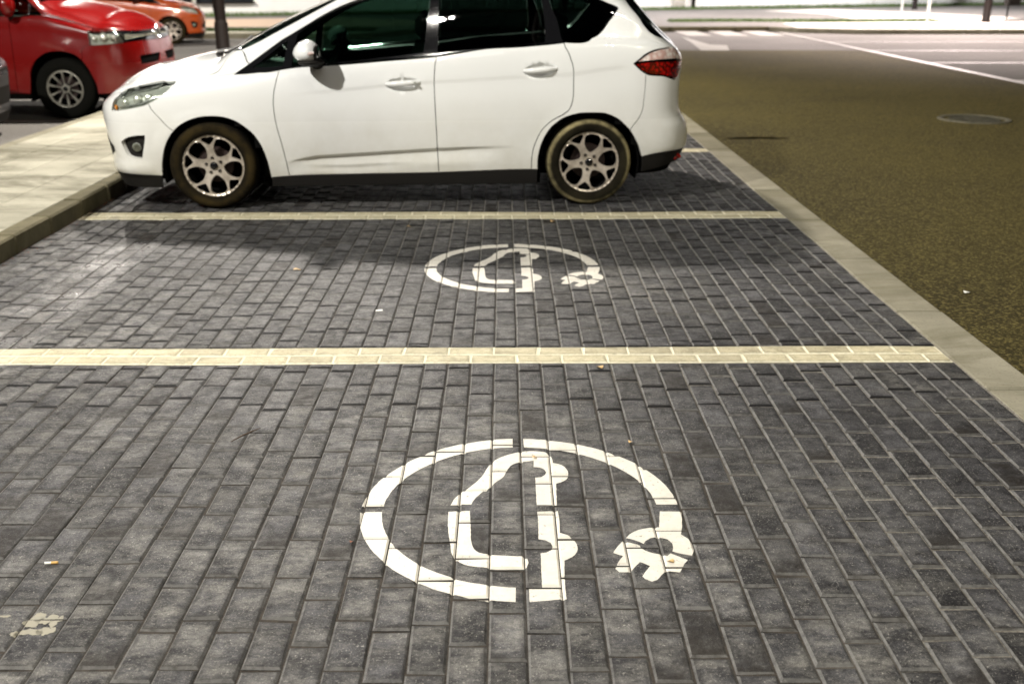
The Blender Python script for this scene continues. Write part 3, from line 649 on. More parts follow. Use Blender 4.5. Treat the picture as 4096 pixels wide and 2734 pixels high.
def well(parent,name,x,z,y0,y1,r):
    for s in (-1,1):
        mb=MB(); n=28; P=[];F=[]
        for i in range(n+1):
            a=-.35+(math.pi+.7)*i/n
            P+=[(x+r*math.cos(a),s*y0,z+r*math.sin(a)),(x+r*math.cos(a),s*y1,z+r*math.sin(a))]
        for i in range(n): F.append((2*i,2*i+2,2*i+3,2*i+1))
        mb.add(P,F); mb.add([(x+r*math.cos(-.35+(math.pi+.7)*i/n),s*y1,z+r*math.sin(-.35+(math.pi+.7)*i/n)) for i in range(n+1)],[tuple(range(n+1))])
        mb.build(name,M['liner'],parent)
def liner(SF,parent,amin,amax_,b0,b1,inset,skip=()):
    na,nb=90,12; A=np.linspace(amin,amax_,na); B=np.linspace(b0,b1,nb); GA,GB=np.meshgrid(A,B,indexing='ij'); a,b=GA.ravel(),GB.ravel()
    P=SF.pos(a,b)-SF.normal(a,b)*inset; F=[]
    for i in range(na-1):
        for j in range(nb-1):
            q=(i*nb+j,(i+1)*nb+j,(i+1)*nb+j+1,i*nb+j+1); c=P[list(q)].mean(0)
            if any(math.hypot(c[0]-x,c[2]-z)<r for x,z,r in skip): continue
            F.append(q)
    V=np.concatenate([P,P*np.array([1,-1,1])]); k=len(P); F=F+[tuple(i+k for i in reversed(q)) for q in F]
    return mesh('inner_shell',V,F,M['liner'],parent)
def seat(parent,x,y,name='seat',w=.5):
    mb=MB(); mb.box((x,y,.50),(.52,w,.20),.05)
    o=mb.build(name,M['seat'],parent,True)
    mb=MB(); pts=[(x+.22,.55,.07),(x+.30,.75,.075),(x+.38,.98,.06),(x+.42,1.10,.045)]
    P=[];F=[]
    for (a,z,t) in pts:
        ww=w*(1 if z<.9 else .86)/2; P+=[(a-t,y-ww,z),(a-t,y+ww,z),(a+t,y+ww,z),(a+t,y-ww,z)]
    for i in range(3):
        for k in range(4): F.append((4*i+k,4*i+(k+1)%4,4*i+4+(k+1)%4,4*i+4+k))
    F+=[(3,2,1,0),(12,13,14,15)]; mb.add(P,F); b=mb.build('backrest',M['seat'],parent,False)
    mb=MB(); mb.box((x+.44,y,1.23),(.10,.26,.17),.04); mb.tube([(x+.43,y-.06,1.08),(x+.44,y-.06,1.17)],.006,6); mb.tube([(x+.43,y+.06,1.08),(x+.44,y+.06,1.17)],.006,6); mb.build('headrest',M['seat'],parent,True)
def make_hatch(loc,rz,label):
    root=empty('hatchback',loc,rz); tag(root,label,'car')
    C=dict(HATCH_CURVES); crease=C.pop('crease'); crease2=C.pop('crease2'); sh=C.pop('shoulder')
    ca=np.array(crease); c2=np.array(crease2); sa=np.array(sh); ss=lambda x,a,b:(lambda t:t*t*(3-2*t))(np.clip((x-a)/(b-a),0,1))
    HA=[(2.921,.731),(3.878,.759)]
    def disp(A,B):
        d=np.interp(A,ca[:,0],ca[:,1])-B; f=ss(A,2.05,2.30)*(1-ss(A,3.2,3.75))
        o=-.024*f*ss(d,-.008,.020)*(1-ss(d,.020,.12))
        d=np.interp(A,c2[:,0],c2[:,1])-B; f=ss(A,2.15,2.4)*(1-ss(A,2.6,3.1)); o=o-.010*f*ss(d,-.010,.018)*(1-ss(d,.018,.06))
        d=np.interp(A,sa[:,0],sa[:,1])-B; f=ss(A,2.0,2.6)*(1-ss(A,4.35,4.6)); o=o-.005*f*ss(d,-.012,.02)*(1-ss(d,.02,.16))
        for a,b in HA:
            r=np.sqrt(((A-a)/.128)**2+((B-b)/.046)**2); o=o-.030*(1-ss(r,.55,1.02))
        # flared lips round the wheel arches
        for a,b in ((1.58,.16),(4.245,.15)):
            r=np.hypot(A-a,B-b); o=o+.006*(1-ss(r,.37,.47))
        o=o+.016*ss(A,4.60,4.85)*ss(B,.20,.26)*(1-ss(B,.40,.50))+.012*(1-ss(A,1.0,1.25))*ss(B,.09,.12)*(1-ss(B,.15,.22))
        return o
    SF=Surface(make_net(HATCH),disp=disp)
    ex=[]
    for line,a0,a1 in ((ca,2.05,3.75),(c2,2.1,3.1),(sa,2.05,4.5)):
        for a in np.arange(a0,a1,.022):
            for o in (.011,.003,-.005,-.013,-.022,-.034,-.050): ex.append((a,float(np.interp(a,line[:,0],line[:,1]))+o))
    for a,b in HA:
        for r in (.3,.5,.7,.85,1.0,1.15):
            for t in range(18): ex.append((a+.128*r*math.cos(t*math.pi/9),b+.046*r*math.sin(t*math.pi/9)))
    v,reg=body_regions(SF,C,HATCH_SEEDS,{'fog','headlight','dlo','g_tri','g_fdoor','g_rdoor','g_quarter','tail'},.042,ex)
    P_=M['white_paint']
    spec=dict(front_bumper=('both',P_,0),fender=('s',P_,0),hood=('both',P_,0),front_door=('s',P_,0),rear_door=('s',P_,0),body_shell=('both',P_,0),rear_bumper=('both',P_,0),
      window_trim=('s',M['gloss'],-.003),door_window=('s',M['doorglass'],-.007),rear_window=('s',M['privacy'],-.007),rear_quarter_window=('s',M['privacy'],-.007),front_quarter_window=('s',M['triglass'],-.007),
      clear_lens=('s',M['clear_lens'],0),red_lens=('s',M['red_lens'],0),rear_skirt=('both',M['plastic'],0),front_skirt=('both',M['plastic'],0),sill=('s',M['skirt'],0),windscreen=('both',M['glass'],-.004),cowl=('both',M['plastic'],-.012),rear_glass=('both',M['privacy'],-.004),headlight=('s',M['lens'],0))
    parts={}
    names=dict(front_door='door',rear_door='door',door_window='window',rear_window='window',rear_quarter_window='window',front_quarter_window='window')
    for k,(sd,mt,push) in spec.items():
        if k not in reg: print('no region',k); continue
        dp=.018 if k not in ('door_window','rear_window','rear_quarter_window','front_quarter_window','windscreen','rear_glass','headlight') else .004
        if k in ('fender','body_shell','front_bumper','rear_bumper'): dp=.03
        parts[k]=region_mesh(names.get(k,k),SF,v,reg[k],mt,root,'both' if sd=='both' else 's',gap=(.0075 if 'lens' in k else .0030) if dp>.01 else .0008,depth=dp,push=push)
    # recessed pockets behind the head lamp lens and the fog lamp opening
    if 'headlight' in reg:
        hs=region_mesh('lamp_housing',SF,v,reg['headlight'],M['housing'],root,'s',gap=.003,depth=.01,push=-.026)
        for s,hl in ((-1,parts['headlight'][0]),(1,parts['headlight'][1])):
            def at(a,b,inn):
                p=SF.pos(np.array([a]),np.array([b]))[0]; n=SF.normal(np.array([a]),np.array([b]))[0]; q=p-n*inn; return np.array([q[0],q[1]*(1 if s<0 else -1),q[2]])
            for a,b,r in ((1.09,.80,.036),(1.165,.86,.030),(.985,.74,.030)):
                mb=MB(); c=at(a,b,.034); mb.ell(c,(r,r,r),18,12); mb.build('lamp_reflector',M['reflector'],hl,True)
            mb=MB(); mb.tube([at(.95,.86,.014),at(1.05,.95,.014),at(1.16,1.02,.016),at(1.26,1.10,.018)],[.006,.009,.009,.005],8); mb.build('chrome_strip',M['chrome'],hl,True)
            mb=MB(); mb.tube([at(.94,.66,.016),at(1.02,.68,.016),at(1.12,.72,.016),at(1.22,.80,.018)],[.004,.007,.007,.004],8); mb.build('chrome_strip',M['chrome'],hl,True)
            mb=MB(); mb.ell(at(.905,.66,.014),(.012,.012,.018),12,8); mb.build('indicator_bulb',M['amber'],hl,True)
    if 'fog_recess' in reg:
        fr=region_mesh('fog_recess',SF,v,reg['fog_recess'],M['plastic'],root,'s',gap=.0,depth=.0,push=-.028)
        for o,s in zip(fr,(-1,1)):
            p=SF.pos(np.array([1.03]),np.array([.30]))[0]; n=SF.normal(np.array([1.03]),np.array([.30]))[0]
            q=p-n*.022; c=Vector((q[0],q[1]*(1 if s<0 else -1),q[2])); nn=Vector((n[0],n[1]*(1 if s<0 else -1),n[2]))
            mb=MB(); mb.tube([c-nn*.01,c+nn*.004],.030,20); mb.build('fog_lamp',M['housing'],o,True)
            mb=MB(); mb.tube([c+nn*.010,c+nn*.013],.029,20); mb.build('fog_lens',M['lens'],o,True)
    liner(SF,root,0.02,SF.AK[-1]-.02,.06,.90,.030,((0,.30,.37),(2.675,.30,.37)))
    well(root,'wheel_well',0,.31,.885,.62,.362); well(root,'wheel_well',2.675,.31,.885,.62,.362)
    mb=MB(); mb.box((1.33,0,.20),(2.0,1.6,.10)); mb.box((1.3,0,.30),(3.9,1.16,.14)); mb.build('underbody',M['liner'],root)
    MB().box((-.5,0,.50),(.5,1.1,.35)).build('bumper_beam',M['liner'],root); MB().box((3.1,0,.5),(.3,1.3,.4)).build('bumper_beam',M['liner'],root)
    # grille opening dark bar wrapped round the nose
    A=np.linspace(0,.80,22); top=SF.pos(A,np.interp(A,[0,.6,.8],[.37,.37,.30])); bot=SF.pos(A,np.interp(A,[0,.6,.8],[.19,.20,.26])); nn=SF.normal(A,np.full_like(A,.28))
    V=[];F=[]
    for i in range(22): V+=[top[i]+nn[i]*.003,bot[i]+nn[i]*.003]
    for i in range(21): F.append((2*i,2*i+1,2*i+3,2*i+2))
    V=np.array(V); k=len(V); V=np.concatenate([V,V*np.array([1,-1,1])]); F=F+[tuple(j+k for j in reversed(q)) for q in F]
    mesh('lower_grille',V,F,M['plastic'],root)
    A=np.linspace(0,.62,16); V=[];F=[]; nn=SF.normal(A,np.full_like(A,.6))
    for i,a in enumerate(A):
        for b in (.66,.54): V.append(SF.pos(np.array([a]),np.array([b]))[0]+nn[i]*.003)
    for i in range(15): F.append((2*i,2*i+1,2*i+3,2*i+2))
    V=np.array(V); k=len(V); V=np.concatenate([V,V*np.array([1,-1,1])]); F=F+[tuple(j+k for j in reversed(q)) for q in F]; mesh('upper_grille',V,F,M['plastic'],root)
    # wheels
    for x,dg,ty,nm in ((0,98,M['tyre'],0),(2.675,45,M['tyre2'],1)):
        wheel(root,x,-.893,.31,.31,.2165,dg,ty,-1); wheel(root,x,.893,.31,.31,.2165,dg,ty,1)
    # door handles
    for s in (-1,1):
        for k,(a,b) in enumerate(HA):
            A_=np.linspace(a-.118,a+.118,9); p=SF.raw(A_,np.full(9,b+.003)); pts=[(q[0],(q[1]-o)*(1 if s<0 else -1),q[2]) for q,o in zip(p,[-.004,.012,.022,.027,.028,.027,.022,.012,-.004])]
            mb=MB(); mb.tube(pts,[.010,.017,.020,.021,.021,.021,.020,.017,.010],12)
            h=mb.build('door_handle',P_,root,True); h['label']='front door handle' if k==0 else 'rear door handle'
            if k==0 and s<0:
                q=SF.raw(np.array([a+.088]),np.array([b+.003]))[0]; mb=MB(); mb.lathe([(.0001,-.004),(.009,-.003),(.0095,.004)],12,c=(q[0],q[1]-.040,q[2])); mb.build('lock_cylinder',M['housing'],h,True)
    # mirrors
    for s in (-1,1):
        c=(.735,s*1.005,1.085)
        mr=empty('wing_mirror',(0,0,0),0,root)
        def fn(p): 
            x,y,z=p; z2=z if z>0 else z*.72; x2=x*(1.05 if x<0 else .8); return (x2*(1-.15*max(z,0)),y*(1-.10*abs(x)),z2)
        MB().ell(c,(.100,.112,.088),28,18,fn).build('mirror_cap',P_,mr,True)
        mb=MB(); mb.ell((c[0]+.012,c[1]-s*.012,c[2]-.058),(.090,.112,.028),24,12); mb.tube([(c[0]+.03,s*1.0,c[2]-.055),(c[0]+.035,s*.90,c[2]-.075),(c[0]+.04,s*.845,c[2]-.085)],[.03,.034,.045],12); mb.build('mirror_base',M['plastic'],mr,True)
        MB().ell((c[0]+.052,c[1]+s*.004,c[2]+.002),(.022,.098,.058),20,12).build('mirror_rim',M['plastic'],mr,True)
        MB().ell((c[0]+.058,c[1],c[2]+.002),(.018,.088,.050),20,12).build('mirror_glass',M['chrome'],mr,True)
        mb=MB(); mb.tube([(c[0]-.02,c[1]+s*.098,c[2]-.008),(c[0]+.02,c[1]+s*.100,c[2]+.002),(c[0]+.05,c[1]+s*.088,c[2]+.008)],[.006,.013,.010],10); mb.build('indicator_lens',M['clear_lens'],mr,True)
    # wiper, pillar strip, seats, wheel, dash
    mb=MB(); mb.tube([(.10,-.62,1.062),(.17,-.40,1.10),(.16,.1,1.135)],.010,8); mb.tube([(.08,-.66,1.058),(.05,-.60,1.052),(.06,-.50,1.062)],[.018,.022,.014],8); mb.build('wiper',M['plastic'],root,True)
    for x,y in ((1.05,-.38),(1.05,.38)): seat(root,x,y)
    for y in (-.45,0,.45): seat(root,2.05,y,'rear_seat',.43)
    mb=MB(); mb.box((.42,0,.86),(.5,1.42,.16),.05); mb.box((.62,-.02,.68),(.3,.3,.3),.04); mb.build('dashboard',M['dash'],root,True)
    mb=MB(); c=Vector((.80,-.38,.93)); pts=[]
    for i in range(25):
        a=2*math.pi*i/24; pts.append(c+Vector((math.sin(a)*.18*.42,math.cos(a)*.18,math.sin(a)*.18*.9)))
    mb.tube(pts,.014,8,False); mb.tube([c,(.6,-.38,.84)],.025,8); mb.tube([c+Vector((0,-.17,0)),c+Vector((0,.17,0))],.016,8); mb.build('steering_wheel',M['dash'],root,True)
    # number of small things that catch the eye: tail reflector, mud flap
    for s in (-1,1):
        p=SF.pos(np.array([4.90]),np.array([.185]))[0]; n=SF.normal(np.array([4.90]),np.array([.185]))[0]
        mb=MB(); q=p-n*.002; mb.ell((q[0],q[1]*(1 if s<0 else -1),q[2]),(.045,.008,.026),14,8); mb.build('rear_reflector',M['red_lens'],root,True)
    return root
def copy_tree(o,parent=None,swap=None):
    c=o.copy(); COL.objects.link(c); c.parent=parent
    if swap and c.type=='MESH' and c.data.materials and c.data.materials[0] in swap:
        c.data=c.data.copy(); c.data.materials[0]=swap[o.data.materials[0]]
    for ch in list(o.children): copy_tree(ch,c,swap)
    return c
def make_van(loc,rz,label):
    root=empty('van',loc,rz); tag(root,label,'van')
    SF=Surface(make_net(VAN)); am,bm=SF.AK[-1],SF.BK[-1]; c=dict(VAN_CURVES)
    c['ws_side']=[(1.775,1.735),(2.0,1.735),(2.35,1.74),(2.62,1.76)]; c['ws_top']=[(2.62,1.76),(2.66,2.0),(2.70,bm)]
    c['door_seam']=[(2.13,.05),(2.11,.5),(2.10,.93),(1.72,.95)]; c['door_back']=[(3.12,.05),(3.10,.9),(3.12,1.66)]
    c['arch_r']=[(4.50+.0,0),(4.50,.2),(4.58,.4),(4.76,.53),(4.93,.55),(5.1,.53),(5.27,.4),(5.35,.2),(5.35,0)]
    c['bump_seam']=[(1.20,.68),(1.30,.60),(1.325,.45),(1.335,.39)]
    seeds=dict(hood=(1.45,2.1),headlight=(1.0,.78),front_grille=(.4,.80),front_bumper=(.9,.30),fender=(1.95,.75),windscreen=(2.2,2.1),front_door=(2.6,.5),window=(2.0,1.3),body_shell=(3.8,.7),lower_grille=(.4,.43),sill=(2.6,.03))
    v,reg=body_regions(SF,c,seeds,{'headlight','window','lower_grille'},.055)
    spec=dict(hood=('both',M['red_paint'],0),headlight=('s',M['lens'],0),front_grille=('both',M['gloss'],-.012),front_bumper=('both',M['red_paint'],0),fender=('s',M['red_paint'],0),windscreen=('both',M['glass'],-.004),front_door=('s',M['red_paint'],0),window=('s',M['privacy'],-.005),body_shell=('both',M['red_paint'],0),lower_grille=('both',M['liner'],-.01),sill=('s',M['plastic'],0))
    for k,(sd,mt,push) in spec.items():
        if k in reg: region_mesh('door' if k=='front_door' else k,SF,v,reg[k],mt,root,'both' if sd=='both' else 's',gap=.003,depth=.03 if k not in('headlight','window') else .004,push=push)
    if 'headlight' in reg:
        region_mesh('lamp_housing',SF,v,reg['headlight'],M['reflector'],root,'s',gap=.004,depth=.0,push=-.045)
        for s in (-1,1):
            for a,b,r in ((.93,.79,.05),(1.05,.80,.055),(1.16,.78,.035)):
                p=SF.pos(np.array([a]),np.array([b]))[0]; n=SF.normal(np.array([a]),np.array([b]))[0]; q=p-n*(r*.9)
                MB().ell((q[0],q[1]*(1 if s<0 else -1),q[2]),(r,r,r),16,10).build('lamp_reflector',M['reflector'],root,True)
    # chrome bars and round badge on the grille
    A=np.linspace(0,.80,18)
    for b in (.73,.79,.85,.91):
        p=SF.pos(A,np.full_like(A,b)); n=SF.normal(A,np.full_like(A,b)); q=p-n*.004; pts=[tuple(x*np.array([1,-1,1])) for x in q[::-1]]+[tuple(x) for x in q[1:]]
        MB().tube(pts,.007,6).build('grille_bar',M['chrome'],root,True)
    p=SF.pos(np.array([0.001]),np.array([.82]))[0]
    mb=MB(); mb.tube([(p[0]-.006,.075*math.cos(t*math.pi/10),p[2]+.075*math.sin(t*math.pi/10)) for t in range(21)],.008,8,False); mb.build('badge_ring',M['chrome'],root,True)
    liner(SF,root,.02,am-.02,.08,.90,.05,((-.04,.35,.46),(2.96,.35,.46)))
    well(root,'wheel_well',-.04,.35,.92,.60,.44); well(root,'wheel_well',2.96,.35,.92,.60,.44)
    mb=MB(); mb.box((1.5,0,.34),(4.3,1.1,.16)); mb.box((1.46,0,.30),(2.05,1.75,.1)); mb.box((-.45,0,.72),(.6,1.2,.4)); mb.build('underbody',M['liner'],root)
    for x in (-.04,2.96):
        wheel(root,x,-.94,.345,.345,.215,28,M['tyre3'],-1,'ten'); wheel(root,x,.94,.345,.345,.215,-12,M['tyre3'],1,'ten')
    for s in (-1,1):
        mr=empty('wing_mirror',(0,0,0),0,root)
        MB().ell((.42,s*1.06,1.27),(.075,.12,.13),22,14).build('mirror_cap',M['red_paint'],mr,True)
        mb=MB(); mb.tube([(.42,s*1.02,1.17),(.46,s*.93,1.14)],.035,10); mb.ell((.475,s*1.06,1.27),(.03,.105,.115),18,10); mb.build('mirror_base',M['plastic'],mr,True)
    for y in (-.42,.42): seat(root,1.35,y)
    mb=MB(); mb.box((.75,0,1.02),(.5,1.5,.2),.05); mb.build('dashboard',M['dash'],root,True)
    mb=MB(); mb.box((3.2,0,1.0),(1.5,1.7,.9)); mb.build('cargo_liner',M['liner'],root)
    return root

# ------------------------------------------------------------------ ground, road, paving
X0,X1=-2.944,1.956            # kerb face to edge stones
LINES=[(4.065,4.265),(6.815,7.03),(9.58,9.78)]
def und(x,y):
    h=.0028*math.sin(1.3*x+.7)*math.sin(1.1*y+2)+.0018*math.sin(3.1*x+2.2*y)+.0012*math.sin(5.3*y-2.1*x)
    h-=.007*math.exp(-((x+2.36)/.16)**2)*(.7+.3*math.sin(2.3*y))
    return h
def sheet(name,x0,x1,y0,y1,z,mat,kind='structure',parent=None,nx=1,ny=1,fn=None):
    V=[];F=[]
    for j in range(ny+1):
        for i in range(nx+1):
            x=x0+(x1-x0)*i/nx; y=y0+(y1-y0)*j/ny; V.append((x,y,z+(fn(x,y) if fn else 0)))
    for j in range(ny):
        for i in range(nx): a=j*(nx+1)+i; F.append((a,a+1,a+nx+2,a+nx+1))
    o=mesh(name,V,F,mat,parent,smooth=bool(fn))
    if kind: o['kind']=kind
    return o
sheet('ground',-220,220,-60,300,-.06,M['asphalt2'])
sheet('car_park',X1+.2,60,-12,31,-.012,M['asphalt2']); 
sheet('parking_surface',-60,-4.62,-12,31,-.008,M['asphalt2'])
sheet('cross_road',-4.62,2.19,18.0,31,-.010,M['asphalt2'])
sheet('road',2.185,8.02,-12,23.3,-.004,M['asphalt'])
paving=sheet('paving',X0-.01,X1+.01,-1.5,18,-.0055,M['sand'],nx=50,ny=195,fn=und)
# --- bricks
BW,BL,G=.1,.2,.0032
def bz(rec,x,y):
    x0,y0,x1,y1,z,tx,ty=rec
    zz=z+tx*(x-(x0+x1)/2)+ty*(y-(y0+y1)/2)
    d=min(x-x0,x1-x,(y-y0)/1.5,(y1-y)/1.5); c=.0058
    return zz-(.0042*(1-max(d,0)/c) if d<c else 0)
def brick_verts(w,l,c=.0058,dz=.0042,hh=.028):
    V=[];
    for (i,z) in ((c+.014,.0006),(c,0),(0,-dz),(0,-hh)):
        x,y=w/2-i,l/2-i*1.5; V+=[(-x,-y,z),(x,-y,z),(x,y,z),(-x,y,z)]
    F=[(0,1,2,3)]
    for r in (0,4,8):
        for k in range(4): F.append((r+k,r+4+k,r+4+(k+1)%4,r+(k+1)%4))
    return V,F
# break the top plane into an irregular worn surface: corners chipped by variant
def variant(w,l,seed):
    rr=random.Random(seed); V,F=brick_verts(w,l)
    V=[list(v) for v in V]
    for k in range(4):
        V[k][2]+=rr.uniform(-.0010,.0006); V[k+4][0]+=rr.uniform(-.0014,.0012); V[k+4][1]+=rr.uniform(-.0016,.0014); V[k+4][2]+=rr.uniform(-.0008,.0003); V[k+8][2]+=rr.uniform(-.0014,.0004)
        if rr.random()<.2: V[k+4][0]*=.94; V[k+4][1]*=.975; V[k+8][2]-=.0015
    return V,F
def set_edge(m):
    nf=len(m.polygons); a=m.attributes.new('edge','FLOAT','FACE'); a.data.foreach_set('value',[{5:(-1.0 if (i//13)%4 else .7),6:.25,7:-.6,8:.85}.get(i%13,0.0) for i in range(nf)])  # worn bevels, with lit left sides and shaded ends put into the colour
    g=m.attributes.new('grime','FLOAT','POINT'); gv=[]
    for b_ in range(len(m.vertices)//16):
        r_=random.Random(b_*31+len(m.vertices)+int(m.vertices[0].co.x*9e5)); dirty=r_.random()
        s_=2.0 if dirty<.34 else (1.5 if dirty<.5 else 1.0); i_=1.8 if dirty<.09 else 0.0
        gv+=[i_ if dirty>=.03 else 1.9]*2+[i_ if dirty<.03 else 0.0]*2+([s_,s_,1.0,1.0]*3)
    g.data.foreach_set('value',gv)
def set_tone(m,val):
    a=m.attributes.new('tone','FLOAT','POINT'); a.data.foreach_set('value',val if hasattr(val,'__len__') else [val]*len(m.vertices))
RECS=[]
ncol=49; ys=[-1.3,1.315]; bays=[(1.515,4.065),(4.265,6.815),(7.03,9.58),(9.78,12.33),(12.53,15.1),(15.3,17.9)]
for c in range(ncol):
    x0=X0+BW*c; rr=random.Random(100+c)
    for (ya,yb) in bays:
        off=(.1 if c%2 else 0)+rr.choice((0,0,0,.05,-.05,.02))+rr.uniform(-.012,.012)
        y=ya-(off%BL)
        while y<yb-.01:
            a,b=max(y,ya),min(y+BL,yb)
            if b-a>.03:
                z=und(x0+.05,(a+b)/2)+random.gauss(0,.0009); tx=random.gauss(0,.010); ty=random.gauss(0,.005)
                xm=x0+.05
                if -2.56<xm<-2.16: tx+=.045*(1 if xm<-2.36 else -1)*-1; ty+=random.gauss(.012,.012)
                RECS.append(((x0+G/2+rr.uniform(-.0006,.0006),a+G*.75,x0+BW-G/2,b-G*.75,z,tx,ty),'b'))
            y+=BL
ci=camera.matrix_world.inverted() if False else None
def depth_px(x,y):
    z=y*math.cos(R(20.06))+H*math.sin(R(20.06)); return z, abs(x/z)*4017<2090
def vis(rec):
    x=(rec[0]+rec[2])/2;y=(rec[1]+rec[3])/2; z,ok=depth_px(x,y); return ok and rec[3]>1.93
near=sorted([i for i,(r,k) in enumerate(RECS) if vis(r)],key=lambda i:RECS[i][0][1])[:298]
nearset=set(near)
VAR={}
def inst_brick(rec,name,mat,parent,tonev,key):
    w=rec[2]-rec[0]; l=rec[3]-rec[1]; k=(round(w,3),round(l,2),key)
    if k not in VAR:
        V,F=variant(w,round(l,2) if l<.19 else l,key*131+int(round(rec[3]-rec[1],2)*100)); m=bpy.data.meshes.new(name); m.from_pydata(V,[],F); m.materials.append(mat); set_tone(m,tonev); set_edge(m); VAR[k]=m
    o=bpy.data.objects.new(name,VAR[k]); link(o,parent); o.location=((rec[0]+rec[2])/2,(rec[1]+rec[3])/2,rec[4]); o.rotation_euler=(math.atan(rec[6]),-math.atan(rec[5]),0); return o
tones=[.48,.58,.36,.70,.22,.52,.90,.42,.50,.0,.30,.64]
V=[];F=[];TN=[]
for i,(rec,k) in enumerate(RECS):
    q=random.randrange(36)
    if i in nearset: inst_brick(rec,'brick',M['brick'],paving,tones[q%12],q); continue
    w=rec[2]-rec[0]; l=rec[3]-rec[1]
    v,f=variant(w,l,q*77+int(l*1000)); n=len(V); cx_,cy_=(rec[0]+rec[2])/2,(rec[1]+rec[3])/2
    V+=[(cx_+p[0],cy_+p[1],rec[4]+p[2]+rec[5]*p[0]+rec[6]*p[1]) for p in v]; F+=[tuple(n+a for a in g) for g in f]; TN+=[tones[q%12]]*len(v)
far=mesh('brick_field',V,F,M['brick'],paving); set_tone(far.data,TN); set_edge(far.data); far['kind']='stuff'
# --- cream brick lines between the bays
def bay_line(y0,y1,label,joined):
    root=empty('bay_line',(0,0,0)); tag(root,label,'parking line','cream brick lines between the parking bays')
    sheet('joint_fill',X0,X1,y0,y1,-.0035,M['creamjoint'],None,root,nx=50,ny=2,fn=und)
    w=(y1-y0)/2; V=[];F=[];TN=[]
    for r in range(2):
        x=X0-.006-(.1 if r else 0)
        while x<X1-.02:
            a,b=max(x,X0),min(x+.2,X1)
            if b-a>.02:
                yy0=y0+w*r; z=und((a+b)/2,yy0+.05)+random.gauss(0,.0006)
                v,f=variant(b-a-G,w-G,random.randrange(40)); tx,ty=random.gauss(0,.004),random.gauss(0,.006); cx_,cy_=(a+b)/2,yy0+w/2
                P=[(p[0],p[1],p[2]+tx*p[0]+ty*p[1]) for p in v]; tv=random.choice((.5,.48,.46,.54,.38))
                if joined:
                    n=len(V); V+=[(cx_+p[0],cy_+p[1],z+p[2]) for p in P]; F+=[tuple(n+i for i in g) for g in f]; TN+=[tv]*len(v)
                else:
                    o=mesh('painted_brick',P,f,M['cream'],root,loc=(cx_,cy_,z)); set_tone(o.data,tv); set_edge(o.data)
            x+=.2
    if joined:
        o=mesh('painted_brick_rows',V,F,M['cream'],root); o['kind']='stuff'; set_tone(o.data,TN); set_edge(o.data)
bay_line(*LINES[0],'cream double brick line crossing the paving below the far charging symbol',False)
bay_line(*LINES[1],'cream double brick line beside the wheels of the white hatchback',False)
bay_line(*LINES[2],'cream brick line on the far side of the white hatchback, mostly hidden',False)
# --- edge stones between paving and road
ks=empty('edging'); ks['kind']='structure'
for k in range(-3,28):
    y=2.76+k*1.0; a=random.Random(k); mb=MB(); mb.box((X1+.004+.117,y-.5,-.05),(.232,.988,.1),.010)
    o=mb.build('kerb_stone',M['kerb'],ks); o.location.z=a.uniform(-.002,.002); set_tone(o.data,a.choice((0,.15,.4,.8)))
# --- raised kerb and pale footway on the left
sw=empty('sidewalk'); sw['kind']='structure'
for k in range(-6,25):
    y=5.915-.5+k*.5; a=random.Random(k+50); mb=MB(); mb.box((X0-.065,y+.25,.052),(.13,.492,.125+.0),.012)
    o=mb.build('kerb_stone',M['kerbdark'],sw); o.location=(a.uniform(-.003,.003),0,a.uniform(-.002,.003)); set_tone(o.data,a.choice((0,.2,.5,.8)))
for k in range(-6,25):
    y=5.5+k*.5; mb=MB(); mb.box((-4.585,y+.25,.05),(.12,.492,.12),.01); o=mb.build('kerb_stone',M['kerb'],sw); set_tone(o.data,random.random()*.6)
for j in range(-4,26):
    for i in range(4):
        w=(4.525-3.075-.0)/4; x=-4.525+w*(i+.5); y=2.8+j*.6; mb=MB(); mb.box((x,y,.06),(w-.005,.594,.10),.004)
        o=mb.build('paving_slab',M['slab'],sw); o.location.z=random.gauss(0,.0012); set_tone(o.data,random.choice((0,0,.1,.25,.5)))
# dirt and litter caught along the foot of the kerb
V=[];F=[]
for k in range(1500):
    y=random.uniform(3,12); x=X0+abs(random.gauss(0,.028))+.003; s=random.uniform(.002,.007); n=len(V); a=random.uniform(0,3.1)
    z=und(x,y)+.001
    V+=[(x+s*math.cos(a),y+s*math.sin(a),z),(x-s*math.sin(a)*.6,y+s*math.cos(a)*.6,z+s*.6),(x-s*math.cos(a),y-s*math.sin(a),z+.001)]; F.append((n,n+1,n+2))
o=mesh('kerb_debris',V,F,M['leafred']); o['kind']='stuff'
